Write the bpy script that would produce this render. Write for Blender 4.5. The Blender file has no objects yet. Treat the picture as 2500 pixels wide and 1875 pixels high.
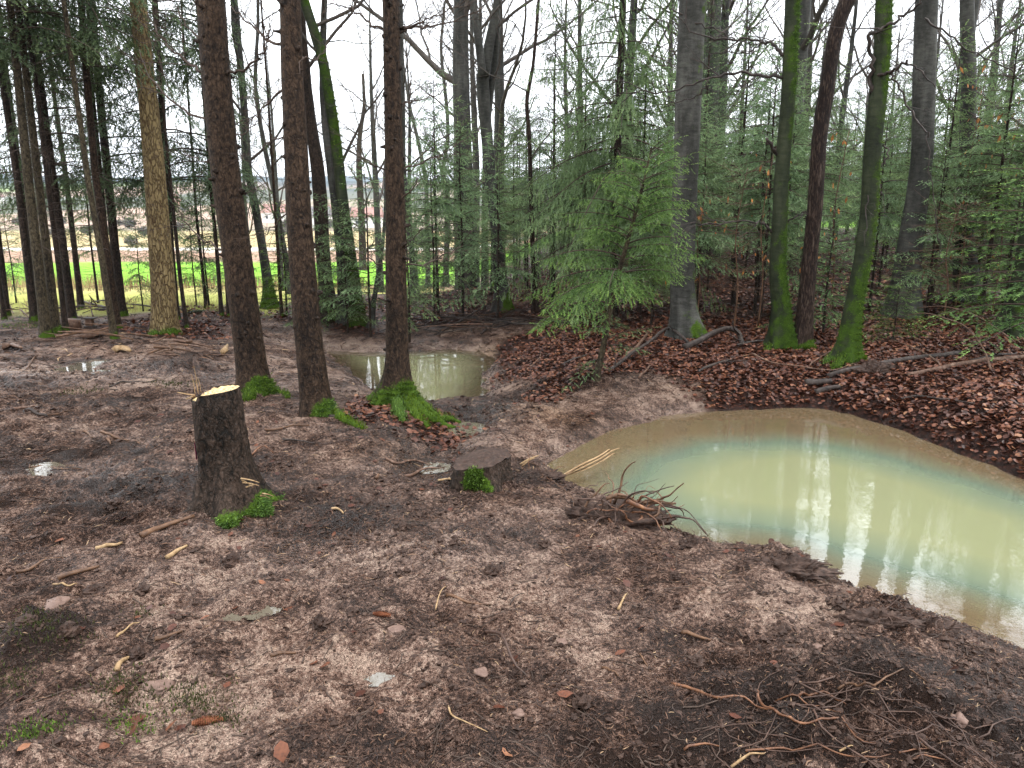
import bpy, math, random
import numpy as np
from mathutils import Vector
R = math.radians
random.seed(7)
rng = np.random.default_rng(11)
SC = bpy.context.scene
COL = SC.collection
# ------------------------------------------------------------------ camera
FPX, CX, CY, CAMZ = 1850.0, 1250.0, 937.5, 1.6          # photograph is 2500 x 1875
PITCH = math.atan((CY - 530.0) / FPX)
cam = bpy.data.cameras.new('camera'); camo = bpy.data.objects.new('camera', cam); COL.objects.link(camo)
camo.location = (0, 0, CAMZ); camo.rotation_euler = (math.pi/2 - PITCH, 0, 0)
cam.sensor_fit = 'HORIZONTAL'; cam.sensor_width = 36.0; cam.lens = 36.0 * FPX / 2500.0
cam.clip_start = 0.05; cam.clip_end = 12000
SC.camera = camo
# ------------------------------------------------------------------ world, sun, exposure
w = bpy.data.worlds.new('World'); SC.world = w; w.use_nodes = True
nt = w.node_tree; nt.nodes.clear()
def WN(t, **k):
    n = nt.nodes.new(t)
    for a, b in k.items(): setattr(n, a, b)
    return n
SUN_EL, SUN_AZ = 55.0, 75.0                              # azimuth clockwise from +Y
sky = WN('ShaderNodeTexSky', sky_type='NISHITA', sun_disc=False, sun_elevation=R(SUN_EL), sun_rotation=R(SUN_AZ))
tc = WN('ShaderNodeTexCoord'); sep = WN('ShaderNodeSeparateXYZ')
nt.links.new(tc.outputs['Generated'], sep.inputs[0])
mr = WN('ShaderNodeMapRange'); mr.inputs['From Min'].default_value = 0.0; mr.inputs['From Max'].default_value = 1.0
mr.inputs['To Min'].default_value = 9.8; mr.inputs['To Max'].default_value = 26.0   # overcast: zenith brighter than horizon
nt.links.new(sep.outputs['Z'], mr.inputs['Value'])
cn = WN('ShaderNodeTexNoise'); cn.inputs['Scale'].default_value = 5.0; cn.inputs['Detail'].default_value = 6
nt.links.new(tc.outputs['Generated'], cn.inputs['Vector'])
cr = WN('ShaderNodeMapRange'); cr.inputs['From Min'].default_value = 0.3; cr.inputs['From Max'].default_value = 0.7
cr.inputs['To Min'].default_value = 0.86; cr.inputs['To Max'].default_value = 1.1
nt.links.new(cn.outputs['Fac'], cr.inputs['Value'])
mul = WN('ShaderNodeMath', operation='MULTIPLY'); nt.links.new(mr.outputs[0], mul.inputs[0]); nt.links.new(cr.outputs[0], mul.inputs[1])
cl = WN('ShaderNodeMix', data_type='RGBA', blend_type='MULTIPLY'); cl.inputs[0].default_value = 1.0
cl.inputs[6].default_value = (0.935, 0.965, 1.0, 1); nt.links.new(mul.outputs[0], cl.inputs[7])
mx = WN('ShaderNodeMix', data_type='RGBA'); mx.inputs[0].default_value = 0.93
nt.links.new(sky.outputs[0], mx.inputs[6]); nt.links.new(cl.outputs[2], mx.inputs[7])
bg = WN('ShaderNodeBackground'); bg.inputs['Strength'].default_value = 0.11
wo = WN('ShaderNodeOutputWorld')
nt.links.new(mx.outputs[2], bg.inputs['Color']); nt.links.new(bg.outputs[0], wo.inputs['Surface'])
sl = bpy.data.lights.new('sun', 'SUN'); sl.energy = 1.0; sl.angle = R(25); sl.color = (1.0, 0.95, 0.88)
so = bpy.data.objects.new('sun', sl); COL.objects.link(so)
_a, _e = R(SUN_AZ), R(SUN_EL)
sdir = Vector((math.sin(_a)*math.cos(_e), math.cos(_a)*math.cos(_e), math.sin(_e)))
so.rotation_euler = (-sdir).to_track_quat('-Z', 'Y').to_euler(); so.location = (20, -20, 40)
vs = SC.view_settings; vs.view_transform = 'Standard'; vs.look = 'None'; vs.exposure = 1.2; vs.gamma = 1.0; vs.use_curve_mapping = False
SC.render.engine = 'CYCLES'
cy = SC.cycles; cy.use_denoising = True; cy.max_bounces = 6; cy.diffuse_bounces = 3; cy.glossy_bounces = 3
cy.transparent_max_bounces = 8; cy.transmission_bounces = 3; cy.volume_bounces = 0
cy.sample_clamp_indirect = 6.0; cy.caustics_reflective = False; cy.caustics_refractive = False
# ------------------------------------------------------------------ numpy noise
def _h(ix, iy, iz, s):
    n = (ix*374761393 + iy*668265263 + iz*2147483647 + s*974711) & 0xffffffff
    n = ((n ^ (n >> 13)) * 1274126177) & 0xffffffff
    n = (n ^ (n >> 16)) & 0xffff
    return n / 32767.5 - 1.0
def noise2(x, y, s=0):
    x = np.asarray(x, float); y = np.asarray(y, float)
    ix = np.floor(x).astype(np.int64); iy = np.floor(y).astype(np.int64)
    fx = x-ix; fy = y-iy; u = fx*fx*fx*(fx*(fx*6-15)+10); v = fy*fy*fy*(fy*(fy*6-15)+10)
    a = _h(ix,iy,0,s); b = _h(ix+1,iy,0,s); c = _h(ix,iy+1,0,s); d = _h(ix+1,iy+1,0,s)
    return (a+(b-a)*u)*(1-v)+(c+(d-c)*u)*v
def fbm(x, y, sc, octs=4, s=0, gain=0.5):
    t = 0; amp = 1.0; x = np.asarray(x)*sc; y = np.asarray(y)*sc
    for o in range(octs):
        t = t+amp*noise2(x+o*17.3, y-o*9.1, s+o); x = x*2.03; y = y*2.03; amp *= gain
    return t
def noise3(x, y, z, s=0):
    ix = np.floor(x).astype(np.int64); iy = np.floor(y).astype(np.int64); iz = np.floor(z).astype(np.int64)
    fx, fy, fz = x-ix, y-iy, z-iz
    u, v, t = [f*f*(3-2*f) for f in (fx, fy, fz)]
    r = 0
    for dz in (0, 1):
        a = _h(ix,iy,iz+dz,s); b = _h(ix+1,iy,iz+dz,s); c = _h(ix,iy+1,iz+dz,s); d = _h(ix+1,iy+1,iz+dz,s)
        r = r+((a+(b-a)*u)*(1-v)+(c+(d-c)*u)*v)*(t if dz else 1-t)
    return r
def sstep(a, b, x):
    t = np.clip((np.asarray(x, float)-a)/(b-a), 0, 1); return t*t*(3-2*t)
# ------------------------------------------------------------------ pixels to rays and points
CP, SP = math.cos(PITCH), math.sin(PITCH)
def ray(px, py):
    u = (px-CX)/FPX; v = (CY-py)/FPX
    return np.array([u, CP + v*SP, -SP + v*CP])
def flat(px, py, z):
    d = ray(px, py); t = (z-CAMZ)/d[2]
    return (d[0]*t, d[1]*t)
def onplane(px, py, Y):
    d = ray(px, py); t = Y/d[1]
    return np.array([d[0]*t, Y, CAMZ + d[2]*t])
def dpt(p):                                               # depth along the optical axis
    return p[1]*CP - (p[2]-CAMZ)*SP
# ------------------------------------------------------------------ terrain
Z1, Z2 = -0.30, -0.60
P1PX = [(1335,1135),(1400,1096),(1500,1049),(1560,1032),(1640,1012),(1760,1001),(1900,998),(2010,998),(2080,1010),(2150,1032),(2200,1056),
 (2260,1082),(2330,1107),(2400,1132),(2500,1170),(2720,1250),(2900,1400),(2900,1640),(2620,1650),(2500,1592),(2440,1575),(2350,1536),(2280,1510),
 (2150,1474),(2100,1445),(2020,1402),(1950,1352),(1850,1352),(1750,1342),(1690,1310),(1600,1290),(1480,1240),(1420,1204),(1370,1176)]
P2PX = [(792,858),(900,860),(1000,857),(1100,853),(1180,858),(1203,868),(1205,885),(1196,912),(1184,950),(1162,978),(1122,1002),(1080,1004),(1010,998),(960,982),(900,946),(850,905)]
POND1 = np.array([flat(a, b, Z1) for a, b in P1PX]); POND2 = np.array([flat(a, b, Z2) for a, b in P2PX])
def sdpoly(x, y, P):
    x = np.asarray(x, float); y = np.asarray(y, float)
    d = np.full(x.shape, 1e18); ins = np.zeros(x.shape, bool); n = len(P)
    for i in range(n):
        ax, ay = P[i]; bx, by = P[(i+1) % n]
        ex, ey = bx-ax, by-ay; wx, wy = x-ax, y-ay
        t = np.clip((wx*ex+wy*ey)/(ex*ex+ey*ey+1e-12), 0, 1)
        d = np.minimum(d, (wx-ex*t)**2+(wy-ey*t)**2)
        c = ((ay > y) != (by > y)) & (x < (bx-ax)*(y-ay)/((by-ay)+1e-15)+ax)
        ins ^= c
    d = np.sqrt(d); return np.where(ins, -d, d)
CTL = [(0,0,0),(-3,0,0),(3,0,0),(0,-4,0),(0,2,0),(-3,2.5,0),(-2,4,0),(-6,5,.05),(2,2.3,-.02),(3.2,2.4,-.03),(1,4.2,-.06),(-1,5,-.02),
       (-15,25,-1.0),(-5,30,-1.2),(5,30,.3),(15,30,.8),(25,30,1.),(-25,15,-.3),(20,12,.4),(12,6,.2),(12,2,.1),(-10,2,0),(-12,8,0)]
for a, b, z in [(620,960,0),(770,1015,0),(975,985,-.1),(1110,1060,-.2),(1180,1185,-.1),(1050,1115,-.14),(1300,1050,-.17),(1500,960,-.15),(1700,935,-.12),(1600,985,-.2),(1420,1010,-.19),(1850,965,-.12),(1560,900,-.02),(1400,940,-.12),
   (1300,900,-.12),(1400,800,.15),(1260,830,-.08),(1600,840,.1),(1677,825,.1),(1905,850,.1),(2065,880,.1),(2300,960,.12),(2500,1050,.16),(2450,800,.2),
   (2420,700,.3),(2000,720,.2),(1500,720,.1),(1225,758,-.1),(870,795,-.4),(1000,800,-.4),(600,780,-.25),(280,828,-.1),(110,825,-.1),(-200,830,-.1),
   (198,755,-.35),(470,760,-.3),(700,880,-.2),(1100,825,-.45)]:
    xx, yy = flat(a, b, z); CTL.append((xx, yy, z))
CTL = np.array(CTL)
FPY = np.array([-100,16,40,120,160,300,600,1200,2000,2700,9000.]); FPZ = np.array([0,-.4,-2.2,-5.4,-5.6,-3.4,8,45,100,112,112.])
RPY = np.array([-100,10,16,40,80,140,300,600,1200,2000,2700,9000.]); RPZ = np.array([.1,.1,.25,.8,1.2,0,-2,8,45,100,112,112.])
DITCH = np.array([flat(1140,1022,-.3), flat(1128,1050,-.25), flat(1085,1085,-.2), flat(1060,1118,-.17), flat(1030,1135,-.1)])
def linedist(x, y, L):
    d = np.full(np.shape(x), 1e18)
    for (ax, ay), (bx, by) in zip(L[:-1], L[1:]):
        ex, ey = bx-ax, by-ay
        t = np.clip(((x-ax)*ex+(y-ay)*ey)/(ex*ex+ey*ey), 0, 1)
        d = np.minimum(d, (x-ax-ex*t)**2+(y-ay-ey*t)**2)
    return np.sqrt(d)
def shore(x, y):
    e = fbm(x, y, 1.7, 3, 40)*.05 + fbm(x, y, 9., 2, 44)*.018
    return sdpoly(x, y, POND1)+e, sdpoly(x, y, POND2)+e*1.6
LEAFPX = [[(1225,825),(1310,868),(1290,915),(1320,935),(1380,922),(1440,905),(1560,893),(1640,908),(1800,950),(1900,960),(2010,960),(2120,985),(2250,1050),
           (2400,1100),(2560,1150),(3200,1250),(3600,900),(3200,680),(2500,660),(1800,660),(1300,690),(1240,800)],
          [(800,905),(880,930),(930,955),(1000,985),(1090,1010),(1150,1040),(1140,1075),(1060,1080),(960,1050),(850,1035),(800,1000)],
          [(430,800),(520,825),(640,800),(760,805),(800,820),(900,826),(960,812),(1060,815),(1180,828),(1240,812),(1260,700),(900,745),(560,770),(440,775)],
          [(290,835),(440,835),(520,820),(480,770),(330,775),(280,790)]]
LEAFZ = [.0, -.15, -.5, -.2]
LEAFP = [np.array([flat(a, b, z) for a, b in P]) for P, z in zip(LEAFPX, LEAFZ)]
def leafmask(x, y):
    n = fbm(x, y, .9, 4, 60)*.35
    m = np.zeros(np.shape(x))
    for P in LEAFP:
        m = np.maximum(m, 1-sstep(-.25, .2, sdpoly(x, y, P)+n*(.5+.04*np.abs(y))))
    far = sstep(15, 17, y)*sstep(-.06, .03, x/np.maximum(y, 1)+n*.1)*(1-sstep(45, 60, y))
    return np.maximum(m, far)
HOLES = []                                                # small hollows: x, y, radius, depth
for a, b, rr, dd in [(640,1465,.11,.035),(930,1645,.1,.025),(105,1117,.2,.03),(410,1140,.12,.03),(190,862,.5,.05),(1065,1112,.25,.06),(560,1488,.1,.02),(1240,1440,.12,.02),
                     (1240,1640,.10,.05),(1010,1790,.09,.05),(1060,1850,.1,.06),(340,1600,.06,.05),(2398,1780,.035,.05),(2490,1778,.035,.05),(1050,1210,.15,.03),(1160,1020,.35,.06)]:
    xx, yy = flat(a, b, -.15 if b < 1130 and a > 900 else 0); HOLES.append((xx, yy, rr, dd))
PILES = []                                                # heaps of soil: x, y, radius, height
for a, b, rr, dd, z in [(1700,1330,.09,.10,-.15),(1925,1385,.2,.1,-.15),(2120,1508,.2,.06,-.08),(2220,1530,.2,.06,-.08),(410,1170,.3,.05,0),(310,1190,.3,.04,0),(850,1245,.25,.04,0),(140,1530,.2,.07,0),
        (1330,890,.4,.06,0),(1430,895,.35,.07,0),(2130,920,.16,.2,.1),(1500,1210,.3,.12,-.2),(1290,1160,.18,.1,-.12),(2000,1700,.5,.06,0),(2150,1830,.5,.06,0),(480,1600,.15,.04,0),(60,1600,.2,.05,0),(70,1850,.2,.05,0),(470,865,.4,.1,0),(60,790,.5,.12,-.2)]:
    xx, yy = flat(a, b, z); PILES.append((xx, yy, rr, dd))
def H(x, y, micro=True):
    x = np.atleast_1d(np.asarray(x, float)); y = np.atleast_1d(np.asarray(y, float))
    num = np.zeros(x.shape); den = np.zeros(x.shape)+1e-9
    for cx, cy_, cz in CTL:
        s = .75+.085*abs(cy_)
        k = np.exp(-((x-cx)**2+(y-cy_)**2)/(2*s*s))+1e-5/(1+(x-cx)**2+(y-cy_)**2); num += k*cz; den += k
    zn = num/den
    a = x/np.maximum(y, 1.0)
    rw = sstep(-.08, .12, a)
    zf = np.interp(y, FPY, FPZ)*(1-rw)+np.interp(y, RPY, RPZ)*rw
    zf = zf+sstep(900, 2000, y)*(fbm(x, y, .0011, 3, 5)*28)*(1-sstep(2600, 4000, y))+sstep(200, 600, y)*fbm(x, y, .004, 2, 9)*3.
    b = sstep(18, 30, y)+sstep(25, 40, np.abs(x)); b = np.clip(b, 0, 1)
    z = zn*(1-b)+zf*b
    if micro:
        z = z+fbm(x, y, .6, 3, 21)*.035*(1-sstep(30, 60, y))
    nearm = (y > -2) & (y < 22) & (np.abs(x) < 14)
    if nearm.any():
        xs, ys, zs = x[nearm], y[nearm], z[nearm]
        zs = zs-.14*np.exp(-(linedist(xs, ys, DITCH)/.28)**2)
        s1, s2 = shore(xs, ys)
        lm = leafmask(xs, ys)
        if micro:
            nearf = 1-sstep(9, 16, ys)
            # churned mud: crusty lumps, ruts and tracks
            rid = 1-np.abs(fbm(xs, ys, 3.1, 3, 31)); rid = np.clip(rid-.55, 0, 1)
            mud = (fbm(xs, ys, 2.3, 4, 33)*.024+rid*.036+fbm(xs, ys, 9., 3, 35)*.017+np.clip(fbm(xs, ys, 22., 2, 36)-.05, 0, 1)*.016)*nearf
            dir_ = xs*.94+ys*.2
            trk = np.exp(-((xs+2.3+.25*(ys-4))/.55)**2)*np.exp(-((ys-4.3)/1.1)**2)
            mud = mud+trk*.022*np.sin((ys*.94-xs*.33)*2*math.pi/.17+fbm(xs, ys, 3., 2, 3))
            zs = zs+mud*(1-.55*lm)
        for hx, hy, hr, hd in HOLES:
            zs = zs-hd*np.exp(-(((xs-hx)**2+(ys-hy)**2)/(hr*hr))**1.5)
        for hx, hy, hr, hd in PILES:
            g = np.exp(-((xs-hx)**2+(ys-hy)**2)/(hr*hr*.6)); zs = zs+hd*g*(1+.6*fbm(xs, ys, 14., 2, 71) if micro else 1)
        for s_, zw, L, dep in ((s1, Z1, .34, .55), (s2, Z2, .75, .5)):
            out = zw+np.maximum(zs-zw, .05)*(1-np.exp(-np.maximum(s_, 0)/L))
            inn = zw-dep*(1-np.exp(np.minimum(s_, 0)/1.3))-.02*sstep(0, .05, -s_)
            zs = np.where(s_ > 2.2, zs, np.where(s_ > 0, out, inn))
        z[nearm] = zs
    return z
def h1(x, y): return float(H(x, y)[0])
_T = np.concatenate([np.arange(1.5, 24, .22), np.geomspace(24, 4000, 90)])
def hit(px, py):
    d = ray(px, py); t = _T
    for _ in range(3):
        g_ = CAMZ+d[2]*t-H(d[0]*t, d[1]*t); i = int(np.argmax(g_ < 0))
        if g_[i] >= 0: i = len(t)-1
        i = max(i, 1); lo, hi = t[i-1], t[i]; t = np.linspace(lo, hi, 9)
    k = g_[i-1]/(g_[i-1]-g_[i]+1e-12); tt = lo+(hi-lo)*min(max(k, 0), 1)
    return np.array([d[0]*tt, d[1]*tt, h1(d[0]*tt, d[1]*tt)])
# ------------------------------------------------------------------ mesh building
class MB:
    def __init__(s): s.V = []; s.F = []; s.A = {}; s.n = 0
    def add(s, V, F, **attrs):
        V = np.asarray(V, np.float32).reshape(-1, 3)
        for f in (F if isinstance(F, (list, tuple)) else [F]):
            if len(f): s.F.append(np.asarray(f, np.int64)+s.n)
        s.V.append(V)
        for k in set(s.A) | set(attrs):
            lst = s.A.setdefault(k, [np.zeros((s.n,)+np.shape(np.asarray(attrs[k]))[1:] if np.ndim(attrs.get(k)) else s.n, np.float32)] if s.n else [])
            val = attrs.get(k, 0.0); val = np.asarray(val, np.float32)
            if val.ndim == 0: val = np.full(len(V), val, np.float32)
            lst.append(val)
        s.n += len(V)
    def mesh(s, name, mat, smooth=True):
        me = bpy.data.meshes.new(name)
        V = np.concatenate(s.V) if s.V else np.zeros((0, 3), np.float32)
        me.vertices.add(len(V)); me.vertices.foreach_set('co', V.ravel())
        nl = sum(f.size for f in s.F); nf = sum(len(f) for f in s.F)
        me.loops.add(nl); me.loops.foreach_set('vertex_index', np.concatenate([f.ravel() for f in s.F]).astype(np.int32))
        tot = np.concatenate([np.full(len(f), f.shape[1], np.int32) for f in s.F])
        st = np.concatenate([[0], np.cumsum(tot)[:-1]]).astype(np.int32)
        me.polygons.add(nf); me.polygons.foreach_set('loop_start', st); me.polygons.foreach_set('loop_total', tot)
        me.polygons.foreach_set('use_smooth', np.full(nf, bool(smooth)))
        for k, lst in s.A.items():
            a = np.concatenate(lst)
            if a.ndim == 1:
                at = me.attributes.new(k, 'FLOAT', 'POINT'); at.data.foreach_set('value', a.astype(np.float32))
            else:
                c = np.ones((len(a), 4), np.float32); c[:, :3] = a[:, :3]
                at = me.attributes.new(k, 'FLOAT_COLOR', 'POINT'); at.data.foreach_set('color', c.ravel())
        me.update(calc_edges=True)
        if mat: me.materials.append(mat)
        return me
def link(name, data, parent=None, loc=(0, 0, 0), rot=(0, 0, 0), scale=(1, 1, 1), label=None, cat=None, group=None, kind=None):
    o = bpy.data.objects.new(name, data); COL.objects.link(o)
    o.location = loc; o.rotation_euler = rot; o.scale = scale
    if parent: o.parent = parent
    for k, v in (('label', label), ('category', cat), ('group', group), ('kind', kind)):
        if v: o[k] = v
    return o
def frames(P):
    P = np.asarray(P, float); T = np.gradient(P, axis=0); T /= np.linalg.norm(T, axis=1)[:, None]+1e-12
    a = np.array([0, 0, 1.]) if abs(T[0][2]) < .8 else np.array([1., 0, 0])
    u = np.cross(T[0], a); u /= np.linalg.norm(u)
    U = []
    for t in T:
        u = u-t*np.dot(u, t); u = u/(np.linalg.norm(u)+1e-12); U.append(u)
    U = np.array(U); return T, U, np.cross(T, U)
def tube(P, r, n=6, cap=True, rough=0, seed=0):
    P = np.asarray(P, float); r = np.broadcast_to(np.asarray(r, float), (len(P),))
    T, U, W = frames(P); a = np.arange(n)/n*2*math.pi
    rr = r[:, None]*np.ones(n)
    if rough:
        g = np.random.default_rng(seed); rr = rr*(1+rough*(g.random((len(P), n))-.5)*2)
    V = P[:, None]+U[:, None]*(np.cos(a)[None, :, None]*rr[..., None])+W[:, None]*(np.sin(a)[None, :, None]*rr[..., None])
    m = len(P); i = np.arange(m-1)[:, None]*n+np.arange(n)[None]; j = np.arange(m-1)[:, None]*n+(np.arange(n)+1)[None] % n
    F = np.stack([i, j, j+n, i+n], -1).reshape(-1, 4)
    V = V.reshape(-1, 3)
    if cap and n > 3:
        c0, c1 = len(V), len(V)+1
        V = np.vstack([V, P[:1], P[-1:]]); k = np.arange(n)
        tri = np.concatenate([np.stack([np.full(n, c0), (k+1) % n, k], -1), np.stack([np.full(n, c1), (m-1)*n+k, (m-1)*n+(k+1) % n], -1)])
        return V, [F, tri]
    return V, [F]
class TubeBatch:
    def __init__(s): s.d = {}
    def add(s, P, r, n=3): s.d.setdefault((len(P), n), []).append((np.asarray(P, float), np.asarray(r, float)))
    def flush(s, mb):
        for (m, n), L in s.d.items():
            P = np.stack([q[0] for q in L]); r = np.stack([q[1] for q in L]); B = len(P)
            T = np.gradient(P, axis=1); T /= np.linalg.norm(T, axis=2)[..., None]+1e-9
            ref = np.where(np.abs(T[:, :1, 2:3]) < .8, np.array([0, 0, 1.]), np.array([1., 0, 0])); U = np.cross(T, np.broadcast_to(ref, T.shape)); U /= np.linalg.norm(U, axis=2)[..., None]+1e-9; W = np.cross(T, U)
            a = np.arange(n)/n*2*math.pi
            V = P[:, :, None]+U[:, :, None]*(np.cos(a)[:, None]*r[:, :, None, None])+W[:, :, None]*(np.sin(a)[:, None]*r[:, :, None, None])
            i = np.arange(m-1)[:, None]*n+np.arange(n)[None]; j = np.arange(m-1)[:, None]*n+(np.arange(n)+1)[None] % n
            F = np.stack([i, j, j+n, i+n], -1).reshape(-1, 4)
            mb.add(V.reshape(-1, 3), ((np.arange(B)*m*n)[:, None, None]+F[None]).reshape(-1, 4))
def smooth_path(P, k=6):
    P = np.asarray(P, float)
    if len(P) < 3:
        t = np.linspace(0, 1, k+1)[:, None]; return P[0]*(1-t)+P[1]*t
    Q = np.vstack([2*P[0]-P[1], P, 2*P[-1]-P[-2]]); out = []
    for i in range(1, len(Q)-2):
        p0, p1, p2, p3 = Q[i-1:i+3]
        for t in np.arange(k)/k:
            out.append(.5*((2*p1)+(-p0+p2)*t+(2*p0-5*p1+4*p2-p3)*t*t+(-p0+3*p1-3*p2+p3)*t**3))
    out.append(P[-1]); return np.array(out)
# ------------------------------------------------------------------ materials
class NT:
    def __init__(s, name):
        s.m = bpy.data.materials.new(name); s.m.use_nodes = True; s.t = s.m.node_tree; s.t.nodes.clear()
        s.out = s.N('ShaderNodeOutputMaterial')
    def N(s, typ, ins=None, **k):
        n = s.t.nodes.new(typ)
        for a, b in k.items(): setattr(n, a, b)
        for a, b in (ins or {}).items(): s.L(b, n.inputs[a])
        return n
    def L(s, v, sock):
        if isinstance(v, bpy.types.NodeSocket): s.t.links.new(v, sock)
        elif isinstance(v, bpy.types.Node): s.t.links.new(v.outputs[0], sock)
        else:
            if isinstance(v, (tuple, list)) and len(v) == 3 and sock.type == 'RGBA': v = (*v, 1)
            sock.default_value = v
    def attr(s, n, fac=True): a = s.N('ShaderNodeAttribute', attribute_name=n); return a.outputs['Fac' if fac else 'Color']
    def obj(s, scale=(1, 1, 1)):
        c = s.N('ShaderNodeTexCoord'); return s.N('ShaderNodeMapping', {'Vector': c.outputs['Object'], 'Scale': scale}).outputs[0]
    def noise(s, vec, scale, detail=4, rough=.55): return s.N('ShaderNodeTexNoise', {'Vector': vec, 'Scale': scale, 'Detail': detail, 'Roughness': rough}).outputs['Fac']
    def voro(s, vec, scale, feature='F1', out=0): return s.N('ShaderNodeTexVoronoi', {'Vector': vec, 'Scale': scale}, feature=feature).outputs[out]
    def ramp(s, fac, stops, interp='LINEAR'):
        n = s.N('ShaderNodeValToRGB', {'Fac': fac}); e = n.color_ramp.elements; n.color_ramp.interpolation = interp
        while len(e) < len(stops): e.new(.5)
        for el, (p, c) in zip(e, stops):
            el.position = p; el.color = (*c, 1) if len(c) == 3 else c
        return n.outputs['Color']
    def mr(s, v, a, b, c=0., d=1.): return s.N('ShaderNodeMapRange', {'Value': v, 'From Min': a, 'From Max': b, 'To Min': c, 'To Max': d}).outputs[0]
    def mix(s, f, a, b, blend='MIX'):
        n = s.N('ShaderNodeMix', data_type='RGBA', blend_type=blend); s.L(f, n.inputs[0]); s.L(a, n.inputs[6]); s.L(b, n.inputs[7]); return n.outputs[2]
    def math(s, op, a, b=0.): return s.N('ShaderNodeMath', {0: a, 1: b}, operation=op).outputs[0]
    def bump(s, h, strength=.5, dist=.02, normal=None):
        n = s.N('ShaderNodeBump', {'Height': h, 'Strength': strength, 'Distance': dist})
        if normal: s.L(normal, n.inputs['Normal'])
        return n.outputs[0]
    def pbr(s, col, rough=.7, normal=None, spec=.5, **k):
        b = s.N('ShaderNodeBsdfPrincipled', {'Base Color': col, 'Roughness': rough, 'Specular IOR Level': spec})
        if normal: s.L(normal, b.inputs['Normal'])
        for a, v in k.items(): s.L(v, b.inputs[a])
        return b.outputs[0]
    def done(s, sh): s.t.links.new(sh, s.out.inputs['Surface']); return s.m
def g3(*a): return tuple(a)
def mat_ground():
    n = NT('ground'); v = n.obj()
    big = n.noise(v, 1.1, 5); mid = n.noise(v, 7., 5, .65); fine = n.noise(v, 55., 3, .6); grit = n.voro(v, 140.); spk = n.noise(v, 210., 2, .5)
    t = n.math('ADD', n.math('MULTIPLY', n.math('SUBTRACT', big, .5), 1.7), n.math('MULTIPLY', n.math('SUBTRACT', mid, .5), 1.5))
    t = n.math('ADD', t, n.math('MULTIPLY', n.math('SUBTRACT', fine, .5), 1.5))
    t = n.math('ADD', t, n.math('MULTIPLY', n.math('SUBTRACT', spk, .5), .9))
    t = n.math('ADD', t, .45)
    t = n.math('SUBTRACT', t, n.math('MULTIPLY', n.math('MULTIPLY', n.attr('dark'), .55), n.mr(n.noise(v, 4.5, 5, .65), .36, .62, .1, 1.5)))
    mud = n.ramp(t, [(.08, (.017, .0095, .0066)), (.28, (.042, .0235, .0165)), (.45, (.102, .059, .0425)), (.62, (.185, .119, .090)), (.88, (.30, .213, .162))])
    leafc = n.ramp(n.math('ADD', n.math('MULTIPLY', n.voro(v, 22., 'F1', 0), .9), n.math('MULTIPLY', fine, .35)), [(.15, (.085, .033, .020)), (.42, (.045, .018, .012)), (.75, (.016, .008, .006))])
    mud = n.mix(n.math('MULTIPLY', n.attr('ora'), .75), mud, n.ramp(t, [(.1, (.04, .018, .008)), (.45, (.15, .075, .030)), (.9, (.33, .19, .085))]))
    c = n.mix(n.attr('leaf'), mud, leafc)
    fld = n.N('ShaderNodeMix', data_type='RGBA', blend_type='MULTIPLY'); n.L(1.0, fld.inputs[0]); n.L(n.attr('field', False), fld.inputs[6])
    fv = n.N('ShaderNodeTexCoord').outputs['Object']
    n.L(n.ramp(n.math('ADD', n.math('MULTIPLY', n.noise(fv, .35, 6, .7), .6), n.math('MULTIPLY', n.noise(fv, 4., 4, .7), .4)), [(.3, (.62, .62, .6)), (.7, (1.2, 1.2, 1.2))]), fld.inputs[7])
    c = n.mix(n.attr('fieldw'), c, fld.outputs[2])
    wet = n.mr(n.math('ADD', n.noise(v, 1.9, 4), n.attr('wet')), .42, 1.0)
    rough = n.mr(n.math('ADD', n.math('MULTIPLY', mid, .5), n.math('MULTIPLY', wet, -.55)), -.25, .35, .22, .8)
    rough = n.math('MAXIMUM', rough, n.math('MULTIPLY', n.attr('fieldw'), .9))
    h = n.math('ADD', n.math('MULTIPLY', mid, .7), n.math('ADD', n.math('MULTIPLY', fine, .8), n.math('MULTIPLY', grit, .3)))
    bp = n.bump(h, 1., .06); bp = n.bump(spk, .6, .008, bp)
    return n.done(n.pbr(c, rough, bp, n.math('MULTIPLY', n.math('MULTIPLY', n.mr(n.attr('fieldw'), 0., 1., 1., .0), n.mr(wet, 0., 1., .06, .42)), n.mr(n.attr('leaf'), 0., 1., 1., .4))))
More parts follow.
